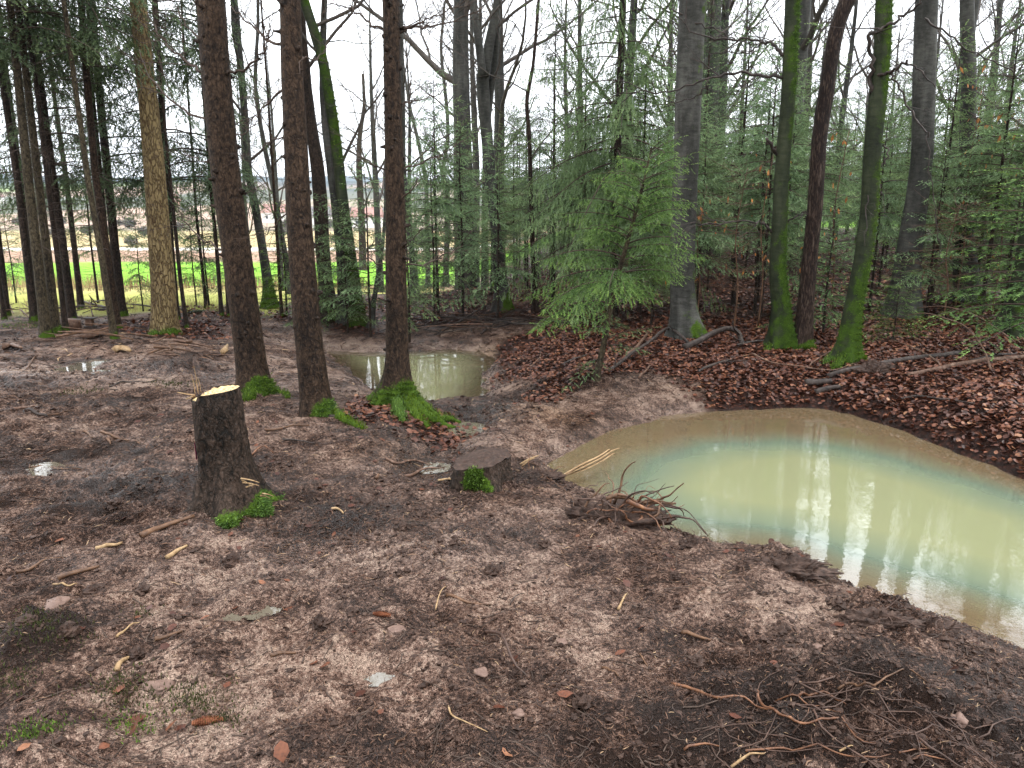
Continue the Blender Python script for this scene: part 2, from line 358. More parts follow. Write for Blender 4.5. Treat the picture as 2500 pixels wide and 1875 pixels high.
def mat_bark(name, cols, kind='spruce', mossc=((.015, .030, .004), (.062, .108, .012))):
    n = NT(name)
    if kind == 'spruce':
        v0 = n.obj((1, 1, .55)); wv = n.N('ShaderNodeTexNoise', {'Vector': v0, 'Scale': 30., 'Detail': 3}).outputs['Color']; v = n.N('ShaderNodeMixRGB', {0: .05, 1: v0, 2: wv}).outputs[0]; a = n.voro(v, 75., 'F1'); b = n.noise(v, 45., 6, .7); big = n.noise(v0, 3., 4)
        a2 = n.voro(v, 34., 'F1'); t = n.math('ADD', n.math('ADD', n.math('MULTIPLY', n.math('SUBTRACT', .9, a), .30), n.math('MULTIPLY', n.math('SUBTRACT', .9, a2), .30)), n.math('MULTIPLY', b, .6)); hgt = n.math('ADD', n.math('MULTIPLY', n.math('SUBTRACT', 1., a), .7), b); st = .9; di = .012
    elif kind == 'pine':
        v0 = n.obj((1, 1, .30)); wv = n.N('ShaderNodeTexNoise', {'Vector': v0, 'Scale': 14., 'Detail': 3}).outputs['Color']; v = n.N('ShaderNodeMixRGB', {0: .10, 1: v0, 2: wv}).outputs[0]; ed = n.voro(v, 26., 'DISTANCE_TO_EDGE'); b = n.noise(v, 40., 5, .7); big = n.noise(v, 2.5, 4)
        t = n.math('ADD', n.mr(ed, 0., .12, .16, .42), n.math('MULTIPLY', b, .75)); hgt = n.math('ADD', n.mr(ed, 0., .14), n.math('MULTIPLY', b, .5)); st = 1.; di = .03
    elif kind == 'oak':
        v = n.obj((1, 1, .16)); a = n.noise(v, 42., 4, .6); b = n.noise(n.obj(), 30., 4); big = n.noise(v, 3., 4)
        t = n.math('ADD', n.math('MULTIPLY', n.math('ABSOLUTE', n.math('SUBTRACT', a, .5)), 2.6), n.math('MULTIPLY', b, .3)); hgt = n.math('ABSOLUTE', n.math('SUBTRACT', a, .5)); st = 1.; di = .05
    else:
        v = n.obj((1, 1, 3.)); b = n.noise(v, 9., 6, .6); a = n.noise(n.obj((1, 1, .25)), 7., 5, .6); big = n.noise(n.obj((1, 1, .3)), 2.2, 4); sp = n.noise(n.obj(), 60., 3)
        t = n.math('ADD', n.math('MULTIPLY', b, .35), n.math('ADD', n.math('MULTIPLY', a, .5), n.math('MULTIPLY', sp, .15))); hgt = n.math('ADD', b, n.math('MULTIPLY', sp, .3)); st = .6; di = .015
    t = n.math('ADD', n.math('MULTIPLY', t, .7), n.math('MULTIPLY', big, .3))
    t = n.math('ADD', n.math('MULTIPLY', n.math('SUBTRACT', t, {'spruce': .53, 'pine': .52, 'oak': .46}.get(kind, .5)), {'spruce': 2.2, 'pine': 1.5, 'oak': 1.6}.get(kind, 2.6)), .46)
    c = n.ramp(t, [(.18, cols[0]), (.45, cols[1]), (.80, cols[2])])
    vo = n.obj(); mf = n.noise(vo, 70., 4, .7); mn = n.noise(vo, 6., 4)
    mc = n.ramp(n.math('ADD', n.math('MULTIPLY', mf, .55), n.math('MULTIPLY', n.noise(vo, 11., 4, .6), .45)), [(.36, mossc[0]), (.64, mossc[1])])
    mfac = n.mr(n.math('ADD', n.attr('moss'), n.math('MULTIPLY', n.math('SUBTRACT', n.math('ADD', mn, n.math('MULTIPLY', mf, .5)), .75), 1.5)), .42, .62)
    c = n.mix(mfac, c, mc)
    bp = n.bump(hgt, st, di); bp = n.bump(mf, n.math('MULTIPLY', mfac, .8), .012, bp)
    return n.done(n.pbr(c, n.mr(mfac, 0., 1., n.mr(big, .3, .7, .45, .75), .95), bp, .08))
def mat_needle(name, dark, mid, tip):
    n = NT(name); a = n.attr('tone'); c = n.ramp(a, [(.0, dark), (.5, mid), (1., tip)])
    oi = n.N('ShaderNodeObjectInfo').outputs['Random']
    hs = n.N('ShaderNodeHueSaturation', {'Hue': n.mr(oi, 0., 1., .485, .515), 'Saturation': n.mr(oi, 0., 1., 1.05, .85), 'Value': n.mr(oi, 0., 1., .85, 1.2), 'Color': c}).outputs[0]
    d = n.pbr(hs, .6, None, .12)
    tr = n.N('ShaderNodeBsdfTranslucent', {'Color': hs}).outputs[0]
    return n.done(n.N('ShaderNodeMixShader', {0: .4, 1: d, 2: tr}).outputs[0])
def mat_plain(name, stops, scale=30., stretch=(1, 1, 1), rough=.7, bump=.4, bd=.006, spec=.12, attr=None):
    n = NT(name); v = n.obj(stretch); t = n.noise(v, scale, 5, .65)
    if attr: t = n.math('ADD', n.math('MULTIPLY', t, .35), n.math('MULTIPLY', n.attr(attr), .72))
    c = n.ramp(t, stops)
    return n.done(n.pbr(c, rough, n.bump(t, bump, bd), spec))
def mat_leafcol(name, stops, rough=.4):
    n = NT(name); a = n.attr('tone'); c = n.ramp(a, stops); v = n.obj(); k = n.noise(v, 90., 3)
    c = n.mix(n.mr(k, .35, .7, .0, .5), c, (.02, .010, .008))
    d = n.pbr(c, rough, None, .16); tr = n.N('ShaderNodeBsdfTranslucent', {'Color': c}).outputs[0]
    return n.done(n.N('ShaderNodeMixShader', {0: .12, 1: d, 2: tr}).outputs[0])
def mat_water(name, deep, ring, shallow, clear=.5):
    n = NT(name); d = n.attr('depth'); v = n.obj()
    dn = n.math('ADD', d, n.math('MULTIPLY', n.math('SUBTRACT', n.noise(v, 1.2, 3), .5), .22))
    c = n.ramp(dn, [(.10, shallow), (.42, ring), (.80, deep), (1., deep)])
    op = n.mr(dn, .10, .50, clear, 1.)
    body = n.N('ShaderNodeBsdfDiffuse', {'Color': c}).outputs[0]
    tp = n.N('ShaderNodeBsdfTransparent', {'Color': (.92, .85, .70)}).outputs[0]
    base = n.N('ShaderNodeMixShader', {0: op, 1: tp, 2: body}).outputs[0]
    rip = n.bump(n.math('ADD', n.noise(n.obj((1, 1, 1)), 9., 3, .5), n.math('MULTIPLY', n.noise(v, 45., 2), .15)), .035, .02)
    gl = n.N('ShaderNodeBsdfGlossy', {'Color': (1, 1, 1), 'Roughness': .015, 'Normal': rip}).outputs[0]
    fr = n.N('ShaderNodeFresnel', {'IOR': 1.65, 'Normal': rip}).outputs[0]
    return n.done(n.N('ShaderNodeMixShader', {0: fr, 1: base, 2: gl}).outputs[0])
M = {}
M['ground'] = mat_ground()
M['spruce'] = mat_bark('spruce_bark', ((.006, .004, .003), (.024, .0148, .0095), (.062, .039, .025)))
M['spruce_green'] = mat_bark('spruce_bark_algae', ((.009, .007, .005), (.036, .027, .016), (.08, .066, .04)))
M['spruce_dark'] = mat_bark('spruce_bark_dark', ((.006, .005, .004), (.022, .015, .011), (.055, .037, .028)))
M['pine'] = mat_bark('pine_bark', ((.018, .010, .007), (.078, .048, .024), (.17, .125, .060)), 'pine')
M['oak'] = mat_bark('oak_bark', ((.010, .006, .005), (.042, .027, .020), (.095, .074, .056)), 'oak')
M['beech'] = mat_bark('beech_bark', ((.012, .012, .010), (.034, .033, .029), (.085, .083, .073)), 'beech')
M['mossy'] = mat_bark('mossy_bark', ((.006, .007, .005), (.016, .020, .010), (.038, .042, .024)), 'beech', ((.007, .016, .003), (.042, .076, .008)))
M['moss'] = mat_needle('moss', (.016, .032, .004), (.055, .100, .010), (.14, .22, .02))
M['dullmoss'] = mat_needle('dull_moss', (.016, .018, .007), (.035, .040, .012), (.06, .08, .02))
M['bright_needle'] = mat_needle('bright_needles', (.022, .048, .016), (.088, .165, .042), (.25, .39, .09))
M['needle'] = mat_needle('needles', (.050, .085, .036), (.135, .205, .085), (.24, .33, .13))
M['blue_needle'] = mat_needle('dark_needles', (.028, .046, .022), (.075, .110, .052), (.14, .19, .08))
M['twig'] = mat_plain('dead_twigs', [(.3, (.022, .015, .012)), (.7, (.075, .052, .040))], 20.)
M['greytwig'] = mat_plain('grey_twigs', [(.3, (.028, .023, .020)), (.7, (.085, .070, .060))], 20.)
M['root'] = mat_plain('root_skin', [(.3, (.03, .013, .008)), (.6, (.13, .056, .026)), (.8, (.26, .125, .055))], 25., rough=.45, spec=.25)
M['darkroot'] = mat_plain('dark_root', [(.3, (.02, .012, .009)), (.7, (.075, .042, .03))], 25., rough=.5, spec=.2)
M['stick'] = mat_plain('stick_bark', [(.3, (.03, .016, .010)), (.6, (.10, .052, .028)), (.8, (.19, .11, .062))], 18., rough=.5, spec=.2)
M['pale'] = mat_plain('fresh_wood', [(.3, (.13, .075, .036)), (.55, (.24, .16, .085)), (.8, (.36, .27, .16))], 40., (1, 1, .12), .6, .5, .006)
M['log'] = mat_plain('log_bark', [(.3, (.010, .008, .007)), (.55, (.036, .027, .023)), (.8, (.085, .068, .058))], 22., rough=.5)
M['brownlog'] = mat_plain('peeled_log', [(.3, (.03, .016, .011)), (.55, (.10, .058, .040)), (.8, (.20, .14, .105))], 22., rough=.5)
M['clod'] = mat_plain('wet_soil', [(.3, (.012, .007, .005)), (.55, (.038, .022, .016)), (.8, (.09, .057, .042))], 35., rough=.55, bump=.9, bd=.012, spec=.12)
M['stone'] = mat_plain('stone', [(.3, (.07, .042, .033)), (.7, (.16, .105, .082))], 25., rough=.5)
M['cone'] = mat_plain('cone_scales', [(.3, (.09, .03, .016)), (.7, (.26, .10, .05))], 60., rough=.55, bump=.9)
M['leaf'] = mat_leafcol('beech_leaves', [(.0, (.022, .008, .0055)), (.35, (.078, .025, .0135)), (.7, (.165, .062, .031)), (1., (.27, .135, .072))])
M['orangeleaf'] = mat_leafcol('orange_leaves', [(.0, (.28, .10, .03)), (1., (.55, .24, .07))])
M['litter'] = mat_leafcol('needle_litter', [(.0, (.012, .007, .0055)), (.35, (.042, .021, .014)), (.75, (.13, .068, .040)), (1., (.30, .20, .115))], .5)
M['drygrass'] = mat_leafcol('dry_grass', [(.0, (.20, .13, .06)), (1., (.42, .32, .16))], .7)
M['water1'] = mat_water('murky_water', (.150, .155, .084), (.088, .112, .080), (.165, .118, .066), .5)
M['water2'] = mat_water('olive_water', (.145, .14, .076), (.125, .115, .066), (.09, .068, .04), .45)
M['puddle'] = mat_water('puddle_water', (.085, .072, .052), (.075, .062, .044), (.055, .042, .03), .2)
# ------------------------------------------------------------------ the ground
def axis(lo, d0, d1, step, hi, g):
    a = list(np.arange(d0, d1, step)); s = step
    while a[-1] < hi: s = min(s*g, 320); a.append(a[-1]+s)
    s = step; left = [d0]
    while left[-1] > lo: s = min(s*g, 320); left.append(left[-1]-s)
    return np.array(left[:0:-1]+a)
GX = axis(-5200, -5.0, 6.2, .029, 5200, 1.08); GY = axis(-60, 1.78, 9.2, .026, 7600, 1.05)
gx, gy = np.meshgrid(GX, GY); gx = gx.ravel(); gy = gy.ravel()
gz = np.concatenate([H(a, b) for a, b in zip(np.array_split(gx, 12), np.array_split(gy, 12))])
lm = leafmask(gx, gy)*(gy > 1.5)
s1, s2 = shore(gx, gy)
def blob(px, py, z, rx, ry=None):
    x0, y0 = flat(px, py, z); return np.exp(-((gx-x0)/rx)**2-((gy-y0)/(ry or rx))**2)
dark = .75*blob(2050,1780,0,.95,.42)+.5*blob(1750,1850,0,.5,.25)+.5*blob(2330,1640,0,.5,.3)+.40*blob(330,1180,0,1.0,.8)+.45*blob(1330,915,0,.6,.5)+.7*blob(2080,960,.05,.45,.35)+.35*blob(100,1560,0,.45,.5)+.4*blob(850,1240,0,.5,.4)+.5*blob(1230,1000,-.2,.35,.5)+.25*blob(100,1050,0,2,1.2)+.35*blob(1480,905,0,.6,.3)
dark -= .75*sstep(0, .12, -s1)+.25*sstep(0, .15, -s2)
dark += .5*np.exp(-((s1-.06)/.10)**2)*(gy < 5.6)*sstep(.5, 1.2, gx) + .45*np.exp(-(linedist(gx, gy, DITCH)/.45)**2)
dark -= .38*blob(1640,930,0,1.0,.5)+.30*blob(1250,1060,-.1,.5,.4)+.35*blob(1950,1000,-.2,.8,.25)+.22*blob(1500,1500,0,1.3,.6)+.4*blob(740,880,-.2,.7,.8)+.55*blob(1000,838,-.45,2.2,.45)+.35*blob(1215,900,-.35,.35,.9)+.3*blob(350,890,0,1.6,.6)+.15*blob(800,1650,0,.8,.3)+.25*blob(760,1080,0,.4,.25)
for hx, hy, hr, hd in PILES: dark += .3*np.exp(-((gx-hx)**2+(gy-hy)**2)/(hr*hr))
ang = gx/np.maximum(gy, 1)
fieldw = sstep(15.2, 16.6, gy+fbm(gx, gy, .35, 3, 80)*.9-np.maximum(0, (ang+.32)*55))*(1-sstep(-.12, -.02, ang))
fieldw = np.maximum(fieldw, sstep(45, 60, gy)); fieldw = np.maximum(fieldw, (gy < -25)*1.0)
ye = gy+fbm(gx, gy, .05, 3, 81)*4
fc = np.zeros((len(gx), 3))
def band(a, b, c, soft):
    global fc
    k = (sstep(a-soft, a+soft, ye)*(1-sstep(b-soft, b+soft, ye)))[:, None]; fc = fc*(1-k)+np.array(c)*k
band(-99, 47, (.42, .43, .14), 2); band(36, 42, (.42, .37, .16), 3); band(43.5, 47.5, (.24, .16, .10), 1.); band(47, 122, (.19, .38, .055), 1.5); band(122, 168, (.30, .20, .145), 4)
band(168, 178, (.70, .68, .62), 1.); band(178, 300, (.34, .27, .15), 6); band(300, 9999, (.24, .20, .15), 20)
pz = noise2(gx*.0045+3, gy*.0022+1, 90); pq = noise2(gx*.006+9, gy*.003+4, 93)
fh = sstep(300, 360, gy)[:, None]
fc = np.where((fh > .2) & ((pz > .25)[:, None]), np.array([.20, .26, .10])*fh+fc*(1-fh), fc)
fc = np.where((fh > .2) & ((pz < -.3)[:, None]), np.array([.30, .22, .17])*fh+fc*(1-fh), fc)
fc = np.where((fh > .2) & ((pq > .35)[:, None]), np.array([.10, .105, .08])*fh+fc*(1-fh), fc)
k = sstep(1100, 1350, gy+pq*260)[:, None]; fc = fc*(1-k)+np.array([.035, .05, .05])*k
field = fc
wet = .5*blob(410,1140,0,.7,.5)+.6*np.exp(-(s2/.3)**2)+.5*np.exp(-(s1/.12)**2)+.5*blob(300,880,0,2.5,.8)+.5*blob(900,1280,0,.8,.5)+.9*np.exp(-(linedist(gx, gy, DITCH)/.35)**2)+.9*blob(1150,1020,-.3,.4,.4)
nx, ny = len(GX), len(GY)
ii = (np.arange(ny-1)[:, None]*nx+np.arange(nx-1)[None]).ravel()
g = MB(); g.add(np.stack([gx, gy, gz], -1), np.stack([ii, ii+1, ii+nx+1, ii+nx], -1), leaf=lm, dark=dark, wet=wet, ora=.9*blob(1290,795,-.1,.9,.55)+.8*blob(900,845,-.4,.5,.25)+.5*blob(1990,975,-.05,.3,.15)+.35*blob(1030,1100,-.1,.5,.3)+.4*blob(1320,970,0,.5,.3), fieldw=fieldw, field=field)
link('ground', g.mesh('ground', M['ground']), kind='structure')
GZ = gz.reshape(ny, nx)
def H(x, y, micro=True):                                  # from here on: height read off the finished ground sheet
    x = np.atleast_1d(np.asarray(x, float)); y = np.atleast_1d(np.asarray(y, float))
    i = np.clip(np.searchsorted(GX, x)-1, 0, nx-2); j = np.clip(np.searchsorted(GY, y)-1, 0, ny-2)
    u = np.clip((x-GX[i])/(GX[i+1]-GX[i]), 0, 1); v = np.clip((y-GY[j])/(GY[j+1]-GY[j]), 0, 1)
    return (GZ[j, i]*(1-u)+GZ[j, i+1]*u)*(1-v)+(GZ[j+1, i]*(1-u)+GZ[j+1, i+1]*u)*v
# water sheets
MURK = np.array([flat(a, b, Z1) for a, b in [(1475,1172),(1560,1112),(1700,1074),(1900,1064),(2050,1080),(2200,1112),(2350,1152),(2500,1202),(2700,1270),(2850,1400),(2800,1560),(2500,1500),(2350,1452),(2200,1418),(2050,1375),(1900,1322),(1750,1310),(1640,1282),(1560,1246),(1490,1208)]])
def water(name, poly, zw, dep, mat, pad, step, murk=None):
    P = np.array(poly); lo = P.min(0)-pad; hi = P.max(0)+pad
    X = np.arange(lo[0], hi[0]+step, step); Y = np.arange(lo[1], hi[1]+step, step)
    x, y = np.meshgrid(X, Y); x = x.ravel(); y = y.ravel(); d = -sdpoly(x, y, P)
    n = len(X); i = (np.arange(len(Y)-1)[:, None]*n+np.arange(n-1)[None]).ravel(); F = np.stack([i, i+1, i+n+1, i+n], -1)
    F = F[(d[F] > -pad).all(1)]
    used = np.unique(F); mp = np.zeros(len(x), np.int64); mp[used] = np.arange(len(used))
    dm = d/dep if murk is None else (.35-sdpoly(x, y, murk))/1.25
    b = MB(); b.add(np.stack([x, y, np.full(len(x), zw)], -1)[used], mp[F], depth=np.clip(dm, 0, 1)[used])
    return link(name, b.mesh(name, mat), kind='structure')
water('pond_water', POND1, Z1, 1.35, M['water1'], .25, .06, MURK)
water('pond_water', POND2, Z2, .9, M['water2'], .3, .08)
for i, rr in ((0, .045), (1, .034), (2, .12), (3, .09), (4, .42), (5, .09), (15, .2), (6, .035)):
    hx, hy = HOLES[i][:2]
    t = np.linspace(0, 2*math.pi, 30)[:-1]; zc = h1(hx, hy)
    ring = np.array([(hx+rr*1.7*math.cos(q)*(1+.3*math.sin(2*q+i)), hy+rr*1.5*math.sin(q)*(1+.2*math.cos(3*q))) for q in t])
    water('puddle', ring, zc+.006+.012*rr, .3*rr, M['puddle'], .0, .012 if rr < .2 else .04)
# ------------------------------------------------------------------ trees: building blocks
def trunk_mesh(P, r, n, flare=0., fl_h=.3, lobes=5, bumpy=.02, seed=0, moss=None, dz=.06):
    """P: path in local metres (base first), r: radius at each point."""
    P = np.asarray(P, float); r = np.asarray(r, float)
    L = np.concatenate([[0], np.cumsum(np.linalg.norm(np.diff(P, axis=0), axis=1))])
    S = np.unique(np.concatenate([np.arange(0, min(L[-1], 7), dz), np.arange(min(L[-1], 7), L[-1], max(dz*4, .3)), [L[-1]]]))
    Q = np.stack([np.interp(S, L, P[:, i]) for i in range(3)], -1); rr = np.interp(S, L, r)
    k = np.array([.25, .5, .25])
    for _ in range(int(max(1, .25/dz))):
        Q[1:-1] = (Q[:-2]*.25+Q[1:-1]*.5+Q[2:]*.25)
    T, U, W = frames(Q); a = np.arange(n)/n*2*math.pi
    g = np.random.default_rng(seed); ph = g.random(4)*6.28
    lob = (np.cos(lobes*a+ph[0])+.6*np.cos((lobes-2)*a+ph[1])); lob = np.maximum(lob, -.4)
    fl = np.exp(-np.maximum(S-.12, 0)/fl_h)
    R_ = rr[:, None]*(1+flare*fl[:, None]*(.55+.6*lob[None]))
    Vn = np.cos(a)[None, :, None]*U[:, None]+np.sin(a)[None, :, None]*W[:, None]
    V0 = Q[:, None]+Vn*R_[..., None]
    x, y, z = V0[..., 0], V0[..., 1], V0[..., 2]; q = 1/max(rr[0], .03)
    R_ = R_*(1+bumpy*(noise3(x*q*1.5+seed, y*q*1.5, z*q*.6, seed)*1.4+noise3(x*q*5, y*q*5+seed, z*q*2.5, seed+3)*.7))
    V = Q[:, None]+Vn*R_[..., None]
    m = len(S); i = np.arange(m-1)[:, None]*n+np.arange(n)[None]; j = np.arange(m-1)[:, None]*n+(np.arange(n)+1)[None] % n
    F = np.stack([i, j, j+n, i+n], -1).reshape(-1, 4)
    ms = np.zeros((m, n))
    if moss is not None:
        ms = moss(S[:, None]*np.ones(n)[None], Vn, V)
    return V.reshape(-1, 3), F, ms.ravel(), Vn.reshape(-1, 3)
def fuzz(V, Nn, w, count, length, seed=0):
    """short moss blades standing on surface points with weight w"""
    g = np.random.default_rng(seed); w = np.clip(w, 0, None)
    if w.sum() <= 0: return None
    idx = g.choice(len(V), count, p=w/w.sum())
    sc = .5*np.median(np.linalg.norm(np.diff(V, axis=0), axis=1))
    p = V[idx]+g.normal(0, 1, (count, 3))*min(sc, .02); nn = Nn[idx]+g.normal(0, .55, (count, 3))+np.array([0, 0, .3]); nn /= np.linalg.norm(nn, axis=1)[:, None]
    t = np.cross(nn, g.normal(0, 1, (count, 3))); t /= np.linalg.norm(t, axis=1)[:, None]+1e-9
    l = length*(.5+g.random(count))[:, None]
    A = p-t*l*.22-Nn[idx]*.004; B = p+t*l*.22-Nn[idx]*.004; C = p+nn*l
    VV = np.stack([A, B, C], 1).reshape(-1, 3); F = np.arange(count*3).reshape(-1, 3)
    return VV, F, np.repeat(np.clip(g.normal(.5, .25, count), 0, 1), 3)
def needles(mb, S, D, Ln, seed=0, k=6, nl=.022, nw=.0045, tone=.5, stem=True):
    """S: starts, D: unit directions, Ln: shoot lengths -> needle blades on each shoot"""
    g = np.random.default_rng(seed); S = np.asarray(S); D = np.asarray(D); Ln = np.asarray(Ln); m = len(S)
    if m == 0: return
    tone = np.broadcast_to(np.asarray(tone, float), (m,))
    up = np.array([0, 0, 1.]); side = np.cross(D, up); side /= np.linalg.norm(side, axis=1)[:, None]+1e-6
    nrm = np.cross(side, D)
    Vs = []; tn = []
    for i in range(k*2):
        t = ((i//2)+.3+g.random(m)*.6)/k; sgn = 1 if i % 2 else -1
        roll = g.normal(.25, .6, m); lat = side*(np.cos(roll)*sgn)[:, None]+nrm*np.sin(roll)[:, None]
        d = D*.75+lat*.75; d /= np.linalg.norm(d, axis=1)[:, None]
        p = S+D*(Ln*t)[:, None]; L = nl*(.75+.5*g.random(m))*(1-.35*t)
        wv = np.cross(d, nrm+g.normal(0, .5, (m, 3))); wv /= np.linalg.norm(wv, axis=1)[:, None]+1e-6
        tri = np.stack([p-wv*nw, p+wv*nw, p+d*L[:, None]], 1); Vs.append(tri); tn.append(np.clip(tone+(t-.5)*.25+g.normal(0, .08, m), 0, 1))
    if stem:
        wv = side*nw*.8; Vs.append(np.stack([S-wv, S+wv, S+D*(Ln*1.05)[:, None]], 1)); tn.append(np.clip(tone-.25, 0, 1))
    V = np.concatenate(Vs).reshape(-1, 3); T = np.repeat(np.concatenate(tn), 3)
    mb.add(V, np.arange(len(V)).reshape(-1, 3), tone=T)
def bough(start, az, L, rise, droop, g, sp=.07, side=.42, hang=.35, ls=.1, fine=.055):
    """one spruce branch: returns axis path, shoots (start, dir, len, tone)"""
    n = 9; t = np.linspace(0, 1, n)
    hd = np.array([math.cos(az), math.sin(az), 0]); bend = g.normal(0, .12)
    pd = np.array([-hd[1], hd[0], 0])
    ax = start+hd*(L*t)[:, None]+np.array([0, 0, 1.])*(L*(rise*t-droop*t*t))[:, None]+pd*(L*bend*t*t)[:, None]
    S, D, Ln, To = [], [], [], []
    tt = np.arange(.16, 1.0, sp/L)
    for q, tq in enumerate(tt):
        if g.random() < .06: continue
        p = np.array([np.interp(tq, t, ax[:, i]) for i in range(3)]); i = min(int(tq*(n-1)), n-2); T = ax[i+1]-ax[i]; T /= np.linalg.norm(T)
        for sg in (-1, 1):
            l = side*L*(1-tq)**.75*(.65+.5*g.random())+ls*.6
            d = T*.62+np.cross(T, [0, 0, 1.])*sg*.8+np.array([0, 0, -hang*(.5+g.random())]); d /= np.linalg.norm(d)
            m = max(1, int(l/fine)); u = (np.arange(m)+g.random(m)*.6)/m
            sag = np.array([0, 0, -1.])*hang*.5*(u*u*l)[:, None]
            pp = p+d*(l*u)[:, None]+sag
            sd = np.cross(d, [0, 0, 1.]); sgn = np.where(np.arange(m) % 2, 1., -1.)[:, None]
            dd = d*.8+sd*sgn*.65*(1-.6*u)[:, None]+g.normal(0, .18, (m, 3))+np.array([0, 0, -hang*.5]); dd /= np.linalg.norm(dd, axis=1)[:, None]
            S.append(pp); D.append(dd); Ln.append(ls*(.7+.6*g.random(m))); To.append(.25+.5*u*(.4+.6*tq)+.15*tq)
    # leader tip
    T = ax[-1]-ax[-2]; T /= np.linalg.norm(T)
    S.append(ax[-1:]); D.append(T[None]); Ln.append(np.array([ls*1.6])); To.append(np.array([.9]))
    return ax, np.concatenate(S), np.concatenate(D), np.concatenate(Ln), np.concatenate(To)
def spruce_crown(seed, z0, z1, rb, rt=.15, per=.55, rise=.15, droop=.45, hang=.4, sp=.08, ls=.1, k=5, nl=.024, nw=.005, fine=.06, axis=None, azr=None, side=.42, thin=0.):
    g = np.random.default_rng(seed); mb = MB(); wood = MB(); tb = TubeBatch(); S, D, Ln, To = [], [], [], []
    z = z0
    while z < z1:
        f = (z-z0)/(z1-z0); L0 = rb*(1-f)+rt*f
        nb = g.integers(3, 6); a0 = g.random()*6.28
        for b in range(nb):
            if g.random() < thin: continue
            az = a0+b*6.28/nb+g.normal(0, .25) if azr is None else g.uniform(*azr)
            zz = z+g.normal(0, per*.25); c = np.array([0, 0, zz]) if axis is None else axis(zz)
            L = L0*(.7+.5*g.random())
            ax, s, d, l, t = bough(c, az, L, rise+.5*f+g.normal(0, .08), droop*(1-.4*f)+g.normal(0, .06), g, sp, side, hang, ls, fine)
            S.append(s); D.append(d); Ln.append(l); To.append(t)
            tb.add(ax, np.linspace(.006+.006*L, .002, len(ax)), 3)
        z += per*(.75+.5*g.random())*(1-.35*f)
    S = np.concatenate(S); D = np.concatenate(D); Ln = np.concatenate(Ln); To = np.concatenate(To)
    needles(mb, S, D, Ln, seed, k, nl, nw, To); tb.flush(wood)
    return mb, wood
def dead_twigs(seed, z0, z1, count, lmax, rad=.006, droop=.25, sub=5, axis=None, r_at=.05, nside=3):
    g = np.random.default_rng(seed); mb = MB(); tb = TubeBatch()
    for i in range(count):
        z = g.uniform(z0, z1); az = g.random()*6.28; L = lmax*(.3+.7*g.random()); hd = np.array([math.cos(az), math.sin(az), 0]); pd = np.array([-hd[1], hd[0], 0])
        c = np.array([0, 0, z]) if axis is None else axis(z); t = np.linspace(0, 1, 5)
        b = g.normal(0, .15); ri = g.normal(.12, .25); dr = droop*(.4+g.random())
        ax = c+hd*(r_at*.6+L*t)[:, None]+np.array([0, 0, 1.])*(L*(ri*t-dr*t*t))[:, None]+pd*(L*b*t*t)[:, None]
        tb.add(ax, np.linspace(rad, rad*.25, 5), nside)
        for s in range(int(sub*L/lmax*1.6)):
            tq = .2+.75*g.random(); p = np.array([np.interp(tq, t, ax[:, q]) for q in range(3)]); l = L*.3*(.4+g.random())*(1.1-tq)
            d = hd*.7+pd*g.choice([-1, 1])*(.4+.5*g.random())+np.array([0, 0, g.normal(-.15, .3)])
            tb.add([p, p+d*l*.5+np.array([0, 0, .02*l]), p+d*l], [rad*.45, rad*.33, rad*.15], 3)
    tb.flush(mb); return mb
def bare_crown(seed, path, rad, zf, levels=(16, 7, 7, 3), len0=2.6, up=.75, r_scale=.45, wob=.12, twr=.0028):
    """limbs and twigs of a leafless tree along a trunk path"""
    g = np.random.default_rng(seed); mb = MB(); tb = TubeBatch(); path = np.asarray(path, float)
    L = np.concatenate([[0], np.cumsum(np.linalg.norm(np.diff(path, axis=0), axis=1))])
    def rec(p, d, l, r, lev):
        n = (7, 5, 4, 2)[lev]; pts = [p]; q = p.copy(); dd = d.copy()
        for i in range(n):
            dd = dd+g.normal(0, wob*(1+.5*lev), 3)+np.array([0, 0, .05 if lev < 2 else .02]); dd /= np.linalg.norm(dd); q = q+dd*l/n; pts.append(q)
        pts = np.array(pts); tb.add(pts, np.linspace(r, max(r*.3, twr*.6), n+1), (7, 5, 3, 3)[lev])
        if lev < 3:
            k = levels[lev+1]
            for i in range(k):
                t = .2+.8*(i+g.random())/k; j = min(int(t*n), n-1); u = t*n-j
                pp = pts[j]*(1-u)+pts[min(j+1, n)]*u; T = pts[min(j+1, n)]-pts[j]; T /= np.linalg.norm(T)
                o = g.normal(0, 1, 3); o -= T*np.dot(o, T); o /= np.linalg.norm(o)
                nd = T*.75+o*.65+np.array([0, 0, .12]); nd /= np.linalg.norm(nd)
                rec(pp, nd, l*(.35+.3*g.random())*(1.15-.5*t), max(r*.42*(1-.5*t), twr), lev+1)
    for i in range(levels[0]):
        f = (i+g.random())/levels[0]; s = zf+(L[-1]-zf)*f; p = np.array([np.interp(s, L, path[:, q]) for q in range(3)]); r = np.interp(s, L, rad)
        az = i*2.4+g.normal(0, .4); el = up*(.6+.5*g.random()); d = np.array([math.cos(az)*math.cos(el), math.sin(az)*math.cos(el), math.sin(el)])
        rec(p, d, len0*(1-.55*f)*(.7+.6*g.random()), max(r*r_scale, .012), 0)
    tb.flush(mb); return mb
